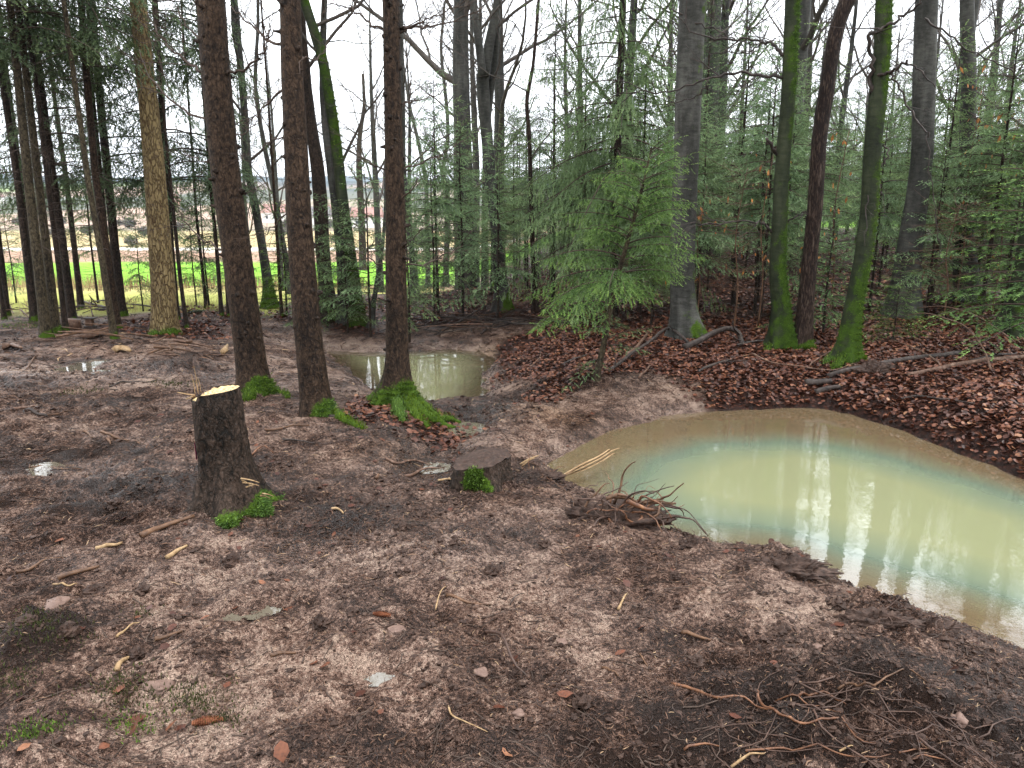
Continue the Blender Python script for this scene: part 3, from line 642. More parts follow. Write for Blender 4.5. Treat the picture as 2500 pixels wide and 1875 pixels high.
def tree_path(pts, zg=None, top=None, lean=None):
    """pixel polyline from base to top: [(px, py, width_px), ...] -> base point, local path, radii"""
    bx, by, bw = pts[0]; B = hit(bx, by)
    P = []; r = []
    for px, py, wd in pts:
        q = onplane(px, py, B[1]); P.append(q); r.append(wd*.47*dpt(q)/FPX)
    P = np.array(P); P[0] = B; r = np.array(r)
    if top:
        d = P[-1]-P[-2]; d /= np.linalg.norm(d); d = d*.5+np.array([0, 0, .5]); d /= np.linalg.norm(d)
        n = 5
        ex = [P[-1]+d*(top-P[-1][2])*(i+1)/n for i in range(n)]; er = [r[-1]*(1-.75*(i+1)/n) for i in range(n)]
        P = np.vstack([P, ex]); r = np.concatenate([r, er])
    P = P-B; P = np.vstack([[P[0]-np.array([0, 0, .12])], P]); r = np.concatenate([[r[0]], r])
    return B, P, r
def path_axis(P):
    P = np.asarray(P); o = np.argsort(P[:, 2])
    return lambda z: np.array([np.interp(z, P[o, 2], P[o, 0]), np.interp(z, P[o, 2], P[o, 1]), z])
def moss_base(hgt, strength=1., side=None, sw=.5):
    def f(S, Nn, V):
        m = strength*(1-sstep(hgt*.25, hgt, S+.25*hgt*noise3(V[..., 0]*9, V[..., 1]*9, V[..., 2]*5, 4)))
        if side is not None:
            m = m*(1-sw+sw*1.6*np.clip(Nn[..., 0]*side[0]+Nn[..., 1]*side[1]+.35, 0, 1))
        return m
    return f
def moss_all(base=.55, side=(0, -1), amt=.35, hb=.8):
    def f(S, Nn, V):
        return base+amt*(Nn[..., 0]*side[0]+Nn[..., 1]*side[1])+.25*noise3(V[..., 0]*3, V[..., 1]*3, V[..., 2]*1.2, 8)+.4*np.exp(-S/hb)
    return f
def plant_tree(name, pts, mat, label, cat='tree', group=None, top=14., n=18, flare=.5, fl_h=.22, lobes=5, bumpy=.02, moss=None, seed=0, dz=.08, fz=0, fzl=.02, stubs=0, fzmat='moss'):
    B, P, r = tree_path(pts, top=top)
    root = link(name, None, loc=B, label=label, cat=cat, group=group)
    V, F, ms, Nn = trunk_mesh(P, r, n, flare, fl_h, lobes, bumpy, seed, moss, dz)
    mb = MB(); mb.add(V, F, moss=ms); link('trunk', mb.mesh('trunk', M[mat]), root)
    if fz:
        w = np.clip(ms-.45, 0, 1)*(V[:, 2] < 6)
        q = fuzz(V, Nn, w, fz, fzl, seed)
        if q:
            f = MB(); f.add(q[0], q[1], tone=q[2]); link('moss', f.mesh('moss', M[fzmat]), root, kind='stuff')
    if stubs:
        g = np.random.default_rng(seed+50); f = MB(); ax = path_axis(P[1:])
        for i in range(stubs):
            z = .5+g.random()*5.0; c = ax(z); az = g.random()*6.28; rr = np.interp(z, P[1:, 2], r[1:]); d = np.array([math.cos(az), math.sin(az), .1+g.normal(0, .15)])
            l = rr+.012+.05*g.random()**2.5; q = .009+.012*g.random()
            V, F = tube([c+d*rr*.8, c+d*(rr+.004), c+d*l], [q*1.9, q*1.3, q*.6], 6, True, .15, i); f.add(V, F)
        link('branch_stubs', f.mesh('branch_stubs', M['spruce_dark']), root, kind='stuff')
    return root, B, P, r
def branch(root, B, pix, r0, mat='twig', seed=0, sub=6, r1=None, depth=0., name='branch', twl=.35):
    """a limb of a tree drawn through pixels in the plane of its trunk, swinging towards or away from the viewer"""
    g = np.random.default_rng(seed+900); n = len(pix)
    P = np.array([onplane(px, py, B[1]+depth*i/max(1, n-1)) for i, (px, py) in enumerate(pix)])-B
    Q = smooth_path(P, 5); Q[1:-1] += g.normal(0, .012, (len(Q)-2, 3))
    mb = MB(); V, F = tube(Q, np.linspace(r0, r1 or r0*.3, len(Q)), 6, True, .15, seed); mb.add(V, F)
    L = np.linalg.norm(Q[-1]-Q[0])
    for i in range(sub):
        t = .2+.75*g.random(); j = int(t*(len(Q)-1)); T = Q[j+1]-Q[j]; T /= np.linalg.norm(T)+1e-9
        o = g.normal(0, 1, 3); o -= T*np.dot(o, T); o /= np.linalg.norm(o); d = T*.8+o*.6; l = twl*(.3+g.random())*min(1, L)
        q = [Q[j], Q[j]+d*l*.5+g.normal(0, .02, 3), Q[j]+d*l+np.array([0, 0, -.05*l])]
        V, F = tube(q, [r0*.35, r0*.25, .0015], 3, False); mb.add(V, F)
        for k in range(3):
            d2 = d+g.normal(0, .6, 3); V, F = tube([q[1], q[1]+d2*l*.35], [r0*.2, .0012], 3, False); mb.add(V, F)
    return link(name, mb.mesh(name, M[mat]), root)
# ------------------------------------------------------------------ the near spruces, the pine and the stumps
SD = (1, -.55)
tA, bA, pA, rA = plant_tree('spruce_tree', [(622,962,80),(612,880,76),(597,760,74),(575,600,73),(552,440,73),(535,270,72),(523,130,72),(515,0,72)], 'spruce',
    'dark spruce trunk with mossy foot, leaning behind the sawn stump', n=30, flare=.6, fl_h=.14, moss=moss_base(.42, 1.0, SD, .75), seed=3, dz=.05, fz=4500, stubs=60)
tB, bB, pB, rB = plant_tree('spruce_tree', [(775,1016,78),(765,930,74),(750,800,70),(738,650,67),(728,500,64),(722,340,60),(713,180,56),(709,0,53)], 'spruce',
    'brown spruce trunk with moss on one root, between the other two near spruces', n=30, flare=.4, fl_h=.14, moss=moss_base(.36, 1.0, (1, -.2), .95), seed=5, dz=.05, fz=3200, stubs=70)
tC, bC, pC, rC = plant_tree('spruce_tree', [(968,985,84),(970,940,70),(970,860,58),(967,700,54),(965,500,50),(961,330,47),(957,160,45),(955,0,45)], 'spruce',
    'reddish brown spruce trunk with mossy buttress roots beside the smaller pond', n=32, flare=.85, fl_h=.2, lobes=6, moss=moss_base(.52, 1.05, (.1, -1), .5), seed=9, dz=.05, fz=6500, stubs=60)
tD, bD, pD, rD = plant_tree('pine_tree', [(402,813,66),(398,700,60),(388,560,55),(376,400,51),(362,250,47),(348,120,43),(337,0,42)], 'pine',
    'pine trunk with yellowish plated bark at the meadow edge', n=32, flare=.35, fl_h=.16, moss=moss_base(.3, .7, (.2, -1), .4), seed=13, dz=.05, fz=800)
# a few dead limbs on them
for i, (t, b, pix, r0, dp, sb) in enumerate([
    (tA, bA, [(553,179),(600,165),(640,127),(668,70)], .014, -.4, 8), (tA, bA, [(498,179),(440,140),(390,87),(362,30)], .014, .5, 9), (tA, bA, [(512,298),(440,260),(376,203),(340,120)], .013, .6, 10),
    (tA, bA, [(553,611),(510,595),(463,559),(430,500)], .011, .5, 8), (tA, bA, [(520,240),(560,300),(640,270)], .009, .4, 7), (tA, bA, [(505,120),(450,50),(420,0)], .010, .5, 7),
    (tA, bA, [(540,380),(480,390),(415,330)], .008, .5, 8), (tA, bA, [(558,330),(600,320),(660,270)], .008, .3, 8), (tA, bA, [(560,460),(610,470),(665,420)], .007, .4, 6),
    (tB, bB, [(688,107),(650,95),(600,50),(560,10)], .013, .5, 9), (tB, bB, [(690,220),(640,270),(590,300)], .010, .6, 10), (tB, bB, [(740,140),(722,180)], .008, -.2, 0),
    (tB, bB, [(700,330),(650,350),(612,400)], .008, .6, 8), (tB, bB, [(702,520),(660,560),(612,575)], .007, .5, 8), (tB, bB, [(735,150),(790,130),(810,60)], .007, .5, 7),
    (tC, bC, [(979,69),(1030,68),(1092,55),(1179,17)], .013, .3, 9), (tC, bC, [(978,69),(1020,58),(1060,40),(1150,-10)], .011, -.3, 7), (tC, bC, [(932,69),(900,55),(860,20),(800,12)], .013, .3, 9),
    (tC, bC, [(982,255),(1010,248),(1063,234),(1120,200)], .009, .4, 8), (tC, bC, [(938,414),(900,392),(855,350),(815,320)], .009, .3, 8), (tC, bC, [(985,414),(1030,395),(1090,368),(1150,330)], .009, .3, 10),
    (tC, bC, [(988,648),(1030,645),(1077,628),(1130,600)], .010, .3, 10), (tC, bC, [(940,645),(915,640),(889,625),(850,600)], .008, .3, 7), (tC, bC, [(980,500),(1000,470),(1015,440)], .010, -.3, 3),
    (tC, bC, [(978,620),(1000,590),(1030,560),(1060,548)], .008, -.3, 4), (tC, bC, [(983,260),(1000,235),(1003,180),(993,120)], .007, .1, 4)]):
    branch(t, b, pix, r0, 'twig', i, sb, depth=dp, twl=.5)
def surface_root(root, B, pix, r0, r1, mat, seed, mossy=True, n=8, sink=.35, fz=700):
    Q = smooth_path([hit(px, py) for px, py in pix], 6); Q[:, 2] = [h1(x, y) for x, y in Q[:, :2]]
    rr = np.linspace(r0, r1, len(Q)); Q[:, 2] += rr*(1-2*sink)
    V, F = tube(Q-B, rr, n, True, .14, seed); mb = MB(); nn = np.zeros_like(V); nn[:, 2] = 1
    mb.add(V, F, moss=np.full(len(V), .95 if mossy else 0.)); o = link('root', mb.mesh('root', M[mat]), root)
    if mossy and fz:
        q = fuzz(V, nn, np.clip(V[:, 2]-np.median(V[:, 2])+.03, .0, 1), fz, .018, seed); f = MB(); f.add(q[0], q[1], tone=q[2]); link('moss', f.mesh('moss', M['moss']), o, kind='stuff')
for t, b, pix, r0, r1, k in [(tC, bC, [(985,985),(1030,1012),(1075,1035),(1112,1046)], .075, .02, 1), (tC, bC, [(990,990),(1020,1025),(1045,1046)], .06, .02, 2), (tC, bC, [(985,975),(1050,1012),(1100,1025),(1125,1033)], .06, .015, 3),
    (tC, bC, [(945,985),(925,975),(905,968)], .06, .02, 4), (tC, bC, [(970,990),(975,1015),(985,1030)], .07, .02, 5), (tA, bA, [(650,955),(680,962),(702,972)], .05, .015, 6), (tA, bA, [(615,968),(605,975),(590,978)], .05, .02, 7),
    (tB, bB, [(805,1012),(835,1025),(860,1035),(885,1048)], .055, .012, 8), (tD, bD, [(385,815),(365,822)], .05, .02, 9)]:
    surface_root(t, b, pix, r0, r1, 'spruce', k)
# standing sawn stump
def stump(name, base, top, wb, wt, label, notch, moss_f, seed, fz, mat='spruce_dark', tilt=.05, topz=None, flare=.75):
    B = hit(*base); T = onplane(top[0], top[1], B[1]) if topz is None else B+np.array([0, 0, topz])
    k = dpt(B)/FPX; r0, r1 = wb*.5*k, wt*.5*k
    root = link(name, None, loc=B, label=label, cat='stump')
    P = np.array([[0, 0, -.12], [0, 0, 0], (T-B)*.5, T-B]); r = np.array([r0, r0, (r0*.35+r1*.65), r1])
    V, F, ms, Nn = trunk_mesh(P, r, 44, flare, .10, 6, .085, seed, moss_f, .02)
    n = 44; hgt = (T-B)[2]
    ztop = hgt+tilt*(V[-n:, 0]-(T-B)[0])
    V[-n:, 2] = ztop
    if notch: V[-n:, 2] -= notch*(V[-n:, 0] < (T-B)[0]-r1*.5)
    V[-2*n:-n, 2] = np.minimum(V[-2*n:-n, 2], V[-n:, 2]-.008)
    mb = MB(); mb.add(V, F, moss=ms); link('trunk', mb.mesh('trunk', M[mat]), root)
    # cut face: rings of faces from rim to centre
    rim = V[-n:]; c = rim.mean(0); g = np.random.default_rng(seed); VV = []; rings = 9
    for i in range(rings):
        f = 1-i/rings; q = c+(rim-c)*f; q[:, 2] = (c[2]+tilt*(q[:, 0]-c[0])+.003+g.normal(0, .0025, n)); 
        if notch: q[:, 2] -= notch*(q[:, 0] < c[0]-r1*.5)
        VV.append(q)
    VV = np.concatenate(VV+[c[None]]); i = np.arange(rings-1)[:, None]*n+np.arange(n)[None]; j = np.arange(rings-1)[:, None]*n+(np.arange(n)+1)[None] % n
    F = [np.stack([i, j, j+n, i+n], -1).reshape(-1, 4), np.stack([np.arange(n)+(rings-1)*n, (np.arange(n)+1) % n+(rings-1)*n, np.full(n, rings*n)], -1)]
    cf = MB(); cf.add(VV, F)
    if fz:
        q = fuzz(V, Nn, np.clip(ms-.45, 0, 1), fz, .016, seed); f = MB(); f.add(q[0], q[1], tone=q[2]); link('moss', f.mesh('moss', M['moss']), root, kind='stuff')
    return root, B, T, cf, r1
def splinter(pts, w, th, seed, jag=.4):
    """a torn strip of wood along a path"""
    Q = smooth_path(pts, 4); g = np.random.default_rng(seed); n = len(Q); t = np.linspace(0, 1, n)
    W = w*np.where(t < .15, .6+t*2.6, 1-.75*((t-.15)/.85)**1.5); T, U, Wd = frames(Q); V = []
    for i in range(n):
        a = W[i]*(1+jag*g.normal(0, .3)); b = th*(1-.6*t[i])
        V += [Q[i]+U[i]*a, Q[i]+Wd[i]*b, Q[i]-U[i]*a, Q[i]-Wd[i]*b]
    i = np.arange(n-1)[:, None]*4+np.arange(4)[None]; j = np.arange(n-1)[:, None]*4+(np.arange(4)+1)[None] % 4
    m = (n-1)*4
    return np.array(V), [np.stack([i, j, j+4, i+4], -1).reshape(-1, 4), np.array([[3, 2, 1, 0], [m, m+1, m+2, m+3]])]
def mcut():
    n = NT('sawn_wood'); c0 = n.N('ShaderNodeTexCoord').outputs['Object']
    r = n.N('ShaderNodeTexWave', {'Vector': c0, 'Scale': 14., 'Distortion': 2.5, 'Detail': 3.}, wave_type='RINGS', rings_direction='Z').outputs['Fac']
    k = n.noise(c0, 45., 4, .7); s = n.noise(n.obj((1, 12, 1)), 30., 3)
    t = n.math('ADD', n.math('MULTIPLY', r, .35), n.math('ADD', n.math('MULTIPLY', k, .45), n.math('MULTIPLY', s, .25)))
    c = n.ramp(t, [(.3, (.17, .10, .045)), (.5, (.36, .25, .11)), (.75, (.58, .45, .24))])
    return n.done(n.pbr(c, .6, n.bump(t, .5, .005), .4))
M['cut'] = mcut()
s1_, B1, T1, cf1, r1_ = stump('tree_stump', (562,1238), (527,952), 132, 112, 'tall sawn spruce stump with pale cut top and mossy foot standing in the mud', .028,
    lambda S, Nn, V: 1.25*(1-sstep(.07, .23+.09*noise3(V[..., 0]*7, V[..., 1]*7, V[..., 2]*7, 2), S))*np.clip(Nn[..., 0]*.8-Nn[..., 1]*.75+.05, 0, 1)*1.3+.9*(1-sstep(.1, .33, S))*np.clip((Nn[..., 0]-.8)*6, 0, 1), 21, 9000, tilt=.14)
link('cut_face', cf1.mesh('cut_face', M['cut']), s1_)
f = MB(); c = T1-B1
for i, (dx, dy, w_, h_) in enumerate([(-.10, -.02, .006, .10), (-.095, .01, .005, .14), (-.088, .03, .004, .07), (-.11, .04, .005, .05)]):
    V, F = splinter([c+np.array([dx, dy-.02, -.02]), c+np.array([dx-.004, dy-.02, h_*.5]), c+np.array([dx-.012, dy-.02, h_])], w_, .002, i); f = MB(); f.add(V, F); link('splinter', f.mesh('splinter', M['pale']), s1_)
for i, (a, b, w_) in enumerate([((-.10, -.05, -.02), (-.19, -.06, 0.), .012), ((-.11, -.02, -.03), (-.16, -.03, -.045), .01)]):
    V, F = splinter([c+np.array(a), c+(np.array(a)+np.array(b))/2, c+np.array(b)], w_, .006, i+9); f = MB(); f.add(V, F); link('splinter', f.mesh('splinter', M['pale']), s1_)
for i, (pa, pb) in enumerate([((588,1168), (633,1178)), ((592,1178), (632,1186)), ((600,1190), (628,1183)), ((590,1172), (618,1190)), ((640,1205), (668,1212)), ((636,1210), (660,1217))]):
    q0 = onplane(*pa, B1[1]-.15)-B1; q1 = onplane(*pb, B1[1]-.17+.02*i)-B1
    V, F = splinter([q0, (q0+q1)/2+np.array([0, 0, .004]), q1], .009, .005, i+30); f = MB(); f.add(V, F); link('splinter', f.mesh('splinter', M['pale']), s1_)
# pink forester's paint mark
f = MB(); q = []
for z in np.linspace(.30, .40, 6):
    for a in np.linspace(math.pi*1.02, math.pi*1.16, 4):
        cc = (T1-B1)*(z/(T1-B1)[2]); rr = np.interp(z, [0, .66], [r1_*1.13, r1_])*1.045; q.append(cc+np.array([math.cos(a)*rr, math.sin(a)*rr, 0]))
ij = np.array([[i*4+j, i*4+j+1, i*4+j+5, i*4+j+4] for i in range(5) for j in range(3)]); f.add(np.array(q), ij)
n_ = NT('pink_paint'); link('paint_mark', f.mesh('paint_mark', n_.done(n_.pbr((.5, .03, .16), .5))), s1_)
# low muddy stump on the bank
s2_, B2, T2, cf2, r2_ = stump('tree_stump', (1178,1172), (1172,1112), 138, 138, 'low muddy stump with moss patch at the edge of the larger pond', 0,
    lambda S, Nn, V: 1.3*np.clip((-Nn[..., 1]-.55)*3-np.abs(Nn[..., 0]+.3)*1.6-.7+1.1*noise3(V[..., 0]*16, V[..., 1]*16, V[..., 2]*16, 6)+.5*(1-S/.2), 0, 1), 23, 1700, tilt=.16, topz=.15, flare=.3)
link('cut_face', cf2.mesh('cut_face', M['clod']), s2_)
for i, (pa, pb, w_, up) in enumerate([((1270,1140), (1315,1112), .02, .03), ((1275,1145), (1305,1118), .015, .02), ((1095,1175), (1140,1166), .02, .02), ((1070,1180), (1115,1172), .018, .0), ((1345,1165), (1380,1172), .02, .0)]):
    q0 = hit(*pa)-B2; q1 = onplane(*pb, hit(*pa)[1])-B2; q0[2] += .02
    V, F = splinter([q0, (q0+q1)/2+np.array([0, 0, .01]), q1], w_, .008, i+50, .7); f = MB(); f.add(V, F); link('splinter', f.mesh('splinter', M['pale']), s2_)
q0 = hit(1366,1172)
f = MB()
for i, (dx, dz_) in enumerate([(0, 0), (.012, -.012), (-.01, .008)]):
    pts = [q0+np.array([0, 0, .02])]+[onplane(a+dx*400, b-dz_*500, q0[1]+.1*k) for k, (a, b) in enumerate([(1420,1140), (1465,1118), (1490,1102), (1512-i*14, 1094+i*9)])]
    V, F = splinter(pts, .028-.004*i, .008, i+70, .3); f.add(V-q0, F)
link('wood_splinter', f.mesh('wood_splinter', M['pale']), loc=q0, label='long pale torn splinter of wood sticking out over the pond', cat='splinter')
# ------------------------------------------------------------------ spruces at the meadow edge
GL = 'spruces along the meadow edge'
LEFT = [ # base px, py, width, then upper points
 ([(84,781,19),(62,600,18),(43,440,17),(5,190,16),(-22,0,16)], 'spruce_dark', 'spruce trunk at the meadow edge with a thin stem close behind it'),
 ([(93,772,11),(72,600,10),(53,440,10),(20,200,9),(-6,0,9)], 'spruce_dark', 'very thin spruce stem close behind a thicker spruce trunk at the meadow edge'),
 ([(113,823,27),(95,660,25),(69,440,23),(45,200,20),(23,0,18)], 'spruce_green', 'thickest of the mossy-footed spruces in the row before the meadow, foremost of its row'),
 ([(137,812,24),(118,640,21),(93,440,20),(66,200,18),(42,0,16)], 'spruce_green', 'spruce with crooked mossy foot right beside the foremost spruce of the row'),
 ([(160,806,14),(142,640,13),(116,440,13),(92,230,12),(66,60,12)], 'spruce_dark', 'slim dark spruce between two thicker spruces of the row before the meadow'),
 ([(177,784,22),(155,610,20),(130,440,19),(100,210,17),(76,0,16)], 'spruce_dark', 'dark straight spruce trunk above the brush heap at the meadow edge'),
 ([(199,755,16),(181,600,14),(162,440,13),(133,240,10),(112,40,8)], 'spruce_dark', 'lone slim spruce standing out against the bright meadow'),
 ([(279,827,17),(250,640,16),(215,440,14),(185,220,13),(155,0,12)], 'spruce_green', 'slim greenish knobbly spruce beside the torn orange wood'),
 ([(287,803,20),(262,620,19),(234,440,18),(214,220,18),(198,0,17)], 'spruce', 'brown spruce trunk close behind the slim knobbly spruce'),
 ([(276,780,10),(262,600,9),(248,440,9),(228,240,8),(212,0,8)], 'spruce_dark', 'thin pole of a spruce hidden between two brown spruce trunks'),
 ([(298,772,24),(280,600,22),(264,440,21),(242,220,19),(222,0,18)], 'spruce_dark', 'dark spruce with bright moss at its foot beside the long puddle'),
 ([(18,770,16),(6,660,15),(-12,520,14),(-60,200,12)], 'spruce_dark', 'spruce trunk with light grass behind it, beside a thinner leaning stem'),
 ([(11,780,11),(-2,690,10),(-30,520,9),(-80,200,8)], 'spruce_dark', 'thin leaning stem beside a spruce trunk on mossy ground'),
 ([(432,782,17),(418,620,17),(406,440,17),(392,200,16),(378,0,15)], 'spruce_dark', 'dark spruce trunk close behind the plated pine'),
 ([(456,800,11),(440,680,10),(424,520,9),(404,330,8),(385,100,7)], 'spruce_dark', 'thin spruce stem leaning on past the plated pine'),
 ([(541,770,11),(530,620,10),(514,450,9),(502,300,8),(485,60,7)], 'spruce_dark', 'thin dark stem beside the near leaning spruce, before the meadow'),
 ([(504,752,9),(492,640,8),(478,512,7),(470,380,6)], 'spruce_dark', 'thin young stem beside the small bush at the meadow edge'),
 ([(558,772,9),(549,620,8),(537,450,7),(528,300,6)], 'spruce_dark', 'thinnest stem close beside the near leaning spruce'),
 ([(688,773,9),(680,640,8),(668,450,7),(652,200,6),(640,40,5)], 'spruce', 'thin reddish stem beside the brown spruce with one mossy root')]
lt = []
for i, (pts, mat, lab) in enumerate(LEFT):
    t, b, P, r = plant_tree('spruce_tree', pts, mat, lab, group=GL, top=13., n=14, flare=.45, fl_h=.13, moss=moss_base(.28, .75 if i not in (10, 2, 3, 7) else 1.05, (.6, -.6), .6), seed=100+i, dz=.1, fz=500 if i in (2, 3, 7, 10) else 0, fzl=.025)
    d = dead_twigs(200+i, 1.2, 6.5, 46 if pts[0][2] > 12 else 34, 1.1 if pts[0][2] > 12 else .75, .005, .3, 5, path_axis(P[1:]), r[1])
    link('dead_twigs', d.mesh('dead_twigs', M['twig']), t, kind='stuff'); lt.append((t, b, P, r))
# green boughs on some of them: two shared crowns
def crown_meshes(tag, mat, *a, **k):
    c, wd = spruce_crown(*a, **k); return c.mesh('crown', M[mat]), wd.mesh('boughs', M['twig'])
CRA = crown_meshes('a', 'blue_needle', 301, 2.6, 11., 2.1, .3, .50, .1, .5, .6, .10, .13, 4, .042, .0085, .075, None, None, .42, .12)
CRB = crown_meshes('b', 'blue_needle', 302, 4.2, 11.5, 1.8, .3, .55, .1, .45, .55, .10, .13, 4, .042, .0085, .08, None, None, .42, .1)
for i, (j, cm, s) in enumerate([(0, CRB, 1), (2, CRB, 1), (5, CRA, 1), (6, CRA, .8), (8, CRB, 1.), (10, CRA, 1.1), (13, CRA, 1.05), (3, CRB, 1.05), (15, CRA, .9)]):
    t, b, P, r = lt[j]; ax = path_axis(P[1:]); q = ax(5.)
    for nm, me in zip(('crown', 'boughs'), cm):
        link(nm, me, t, (q[0], q[1], 0), (0, 0, i*1.3), (s, s, 1), kind='stuff')
for i, (t, P) in enumerate([(tA, pA), (tB, pB), (tC, pC), (tD, pD)]):
    q = path_axis(P[1:])(8.)
    for nm, me in zip(('crown', 'boughs'), CRB): link(nm, me, t, (q[0], q[1], 3.2), (0, 0, i*1.7+.4), (1, 1, 1), kind='stuff')
# ------------------------------------------------------------------ broad-leaved trees by the ponds and behind
HC = [bare_crown(s_, np.array([[0, 0, 0], [.1, .1, 4], [-.1, 0, 8.5]]), np.array([.13, .09, .02]), .3, levels=(12, 6, 6, 3), len0=3.4).mesh('crown', M['greytwig']) for s_ in (31, 37)]
def high_crown(t, P, i, zf, s=1.):
    q = path_axis(P[1:])(zf); link('crown', HC[i % 2], t, q, (0, 0, i*1.9), (s, s, 1), kind='stuff')
def crown_on(t, P, r, seed, zf, **k):
    c = bare_crown(seed, P[1:], r[1:], zf, **k); link('crown', c.mesh('crown', M['greytwig']), t, kind='stuff')
tP1, b1, p1, r1 = plant_tree('beech_tree', [(1677,822,78),(1672,770,66),(1665,690,62),(1668,560,63),(1674,420,64),(1680,260,66),(1686,120,68),(1692,0,70)], 'beech',
    'big smooth grey beech trunk behind the small bright spruce', top=16, n=36, flare=.55, fl_h=.22, moss=moss_all(.12, (1, -.2), .22, .35), seed=31, dz=.08, fz=1500)
high_crown(tP1, p1, 0, 6.5, 1.1)
tP2, b2, p2, r2 = plant_tree('beech_tree', [(1908,848,60),(1906,800,54),(1908,756,48),(1898,661,43),(1904,535,38),(1908,440,38),(1915,348,37),(1923,260,37),(1927,190,37),(1931,100,37),(1935,0,38)], 'mossy',
    'mossy green trunk with short broken limb, close beside a reddish trunk', top=13, n=30, flare=.55, fl_h=.2, lobes=4, moss=moss_all(.42, (.8, .1), .38, .9), seed=33, dz=.07, fz=9000, fzl=.016)
high_crown(tP2, p2, 1, 5.5, 0.8)
tP3, b3, p3, r3 = plant_tree('oak_tree', [(1958,848,44),(1966,756,42),(1977,630,38),(1990,506,38),(1999,348,38),(2008,280,39),(2018,221,40),(2028,150,38),(2037,95,38),(2048,50,38),(2063,10,40),(2092,-40,42),(2120,-100,40)], 'oak',
    'reddish brown fissured trunk bending over at the top, beside a mossy trunk', top=12, n=30, flare=.4, fl_h=.16, lobes=4, moss=moss_base(.3, 1., (0, -1), .4), seed=35, dz=.07, fz=1800)
high_crown(tP3, p3, 2, 6, 0.75)
tP4, b4, p4, r4 = plant_tree('beech_tree', [(2066,876,62),(2070,845,52),(2082,756,46),(2094,700,44),(2107,630,43),(2116,560,43),(2123,506,43),(2129,380,43),(2142,253,43),(2154,127,43),(2158,0,42)], 'mossy',
    'leaning mossy trunk with spreading mossy roots and dead hanging limbs', top=13, n=30, flare=.7, fl_h=.2, lobes=5, moss=moss_all(.45, (.75, -.1), .38, .9), seed=37, dz=.07, fz=10000, fzl=.016)
high_crown(tP4, p4, 3, 5.5, 0.8)
for pix, r0, rr1, k in [([(2050,872),(2030,882),(2012,890)], .06, .02, 1), ([(2060,880),(2045,895),(2032,903)], .06, .02, 2), ([(2085,872),(2100,878),(2112,882)], .06, .02, 3)]:
    surface_root(tP4, b4, pix, r0, rr1, 'mossy', 40+k, fz=900)
for pix, k in [([(1895,845),(1880,850),(1872,858)], 1), ([(1920,848),(1930,853)], 2)]: surface_root(tP2, b2, pix, .055, .02, 'mossy', 50+k, fz=600)
tP5, b5, p5, r5 = plant_tree('beech_tree', [(2202,772,82),(2211,690,70),(2222,600,60),(2240,480,54),(2252,380,53),(2256,190,55),(2262,0,55)], 'beech',
    'grey beech trunk rising behind young spruces, its dark base broad', top=16, n=30, flare=.35, fl_h=.3, moss=moss_all(.05, (1, 0), .15, .3), seed=39, dz=.12)
high_crown(tP5, p5, 4, 6.5, 1.0)
tP9, b9, p9, r9 = plant_tree('beech_tree', [(2486,812,100),(2492,760,74),(2508,660,64),(2530,500,58),(2560,200,52)], 'mossy',
    'dark trunk with broad mossy foot beside the stacked logs', top=14, n=28, flare=.8, fl_h=.2, moss=moss_all(.1, (-.2, -.6), .25, .55), seed=41, dz=.1, fz=3000)
high_crown(tP9, p9, 5, 6, 0.9)
tP11, b11, p11, r11 = plant_tree('beech_tree', [(2363,734,64),(2356,661,56),(2352,560,46),(2360,400,40),(2366,200,36),(2360,0,34)], 'beech',
    'dark broad-footed trunk half hidden by young spruces near the stacked logs', top=16, n=24, flare=.4, fl_h=.3, moss=moss_all(.1, (1, 0), .2, .5), seed=43, dz=.14)
tN9, bN9, pN9, rN9 = plant_tree('beech_tree', [(1228,757,48),(1224,700,34),(1216,620,29),(1210,556,27),(1198,440,28),(1187,318,31),(1180,240,33),(1178,180,34)], 'beech',
    'tall forked grey beech beyond the smaller pond', top=None, n=26, flare=.5, fl_h=.3, moss=moss_base(.7, .8, (1, 0), .6), seed=45, dz=.14)
for k, (pix, ra, rb) in enumerate([([(1178,185),(1168,100),(1155,0),(1135,-160),(1110,-500),(1100,-900)], 20, 6), ([(1180,185),(1196,100),(1215,0),(1225,-160),(1260,-500),(1280,-900)], 26, 8), ([(1183,330),(1196,230),(1210,120),(1222,-100),(1240,-600)], 22, 7), ([(1170,110),(1160,40),(1165,-100),(1180,-500)], 14, 4)]):
    Q = smooth_path(np.array([onplane(a, b, bN9[1]+.25*k-.4) for a, b in pix])-bN9, 5); kk = dpt(bN9)/FPX*.5
    mb = MB(); V, F = tube(Q, np.linspace(ra*kk, rb*kk, len(Q)), 14, True, .03, k); mb.add(V, F, moss=0.); link('limb', mb.mesh('limb', M['beech']), tN9)
    c = bare_crown(60+k, Q, np.linspace(ra*kk, rb*kk, len(Q)), .5 if k < 3 else .3, levels=(9, 6, 6, 3), len0=3.4, up=.95, r_scale=.35); link('crown', c.mesh('crown', M['greytwig']), tN9, kind='stuff')
BG = 'leafless trees behind the smaller pond'
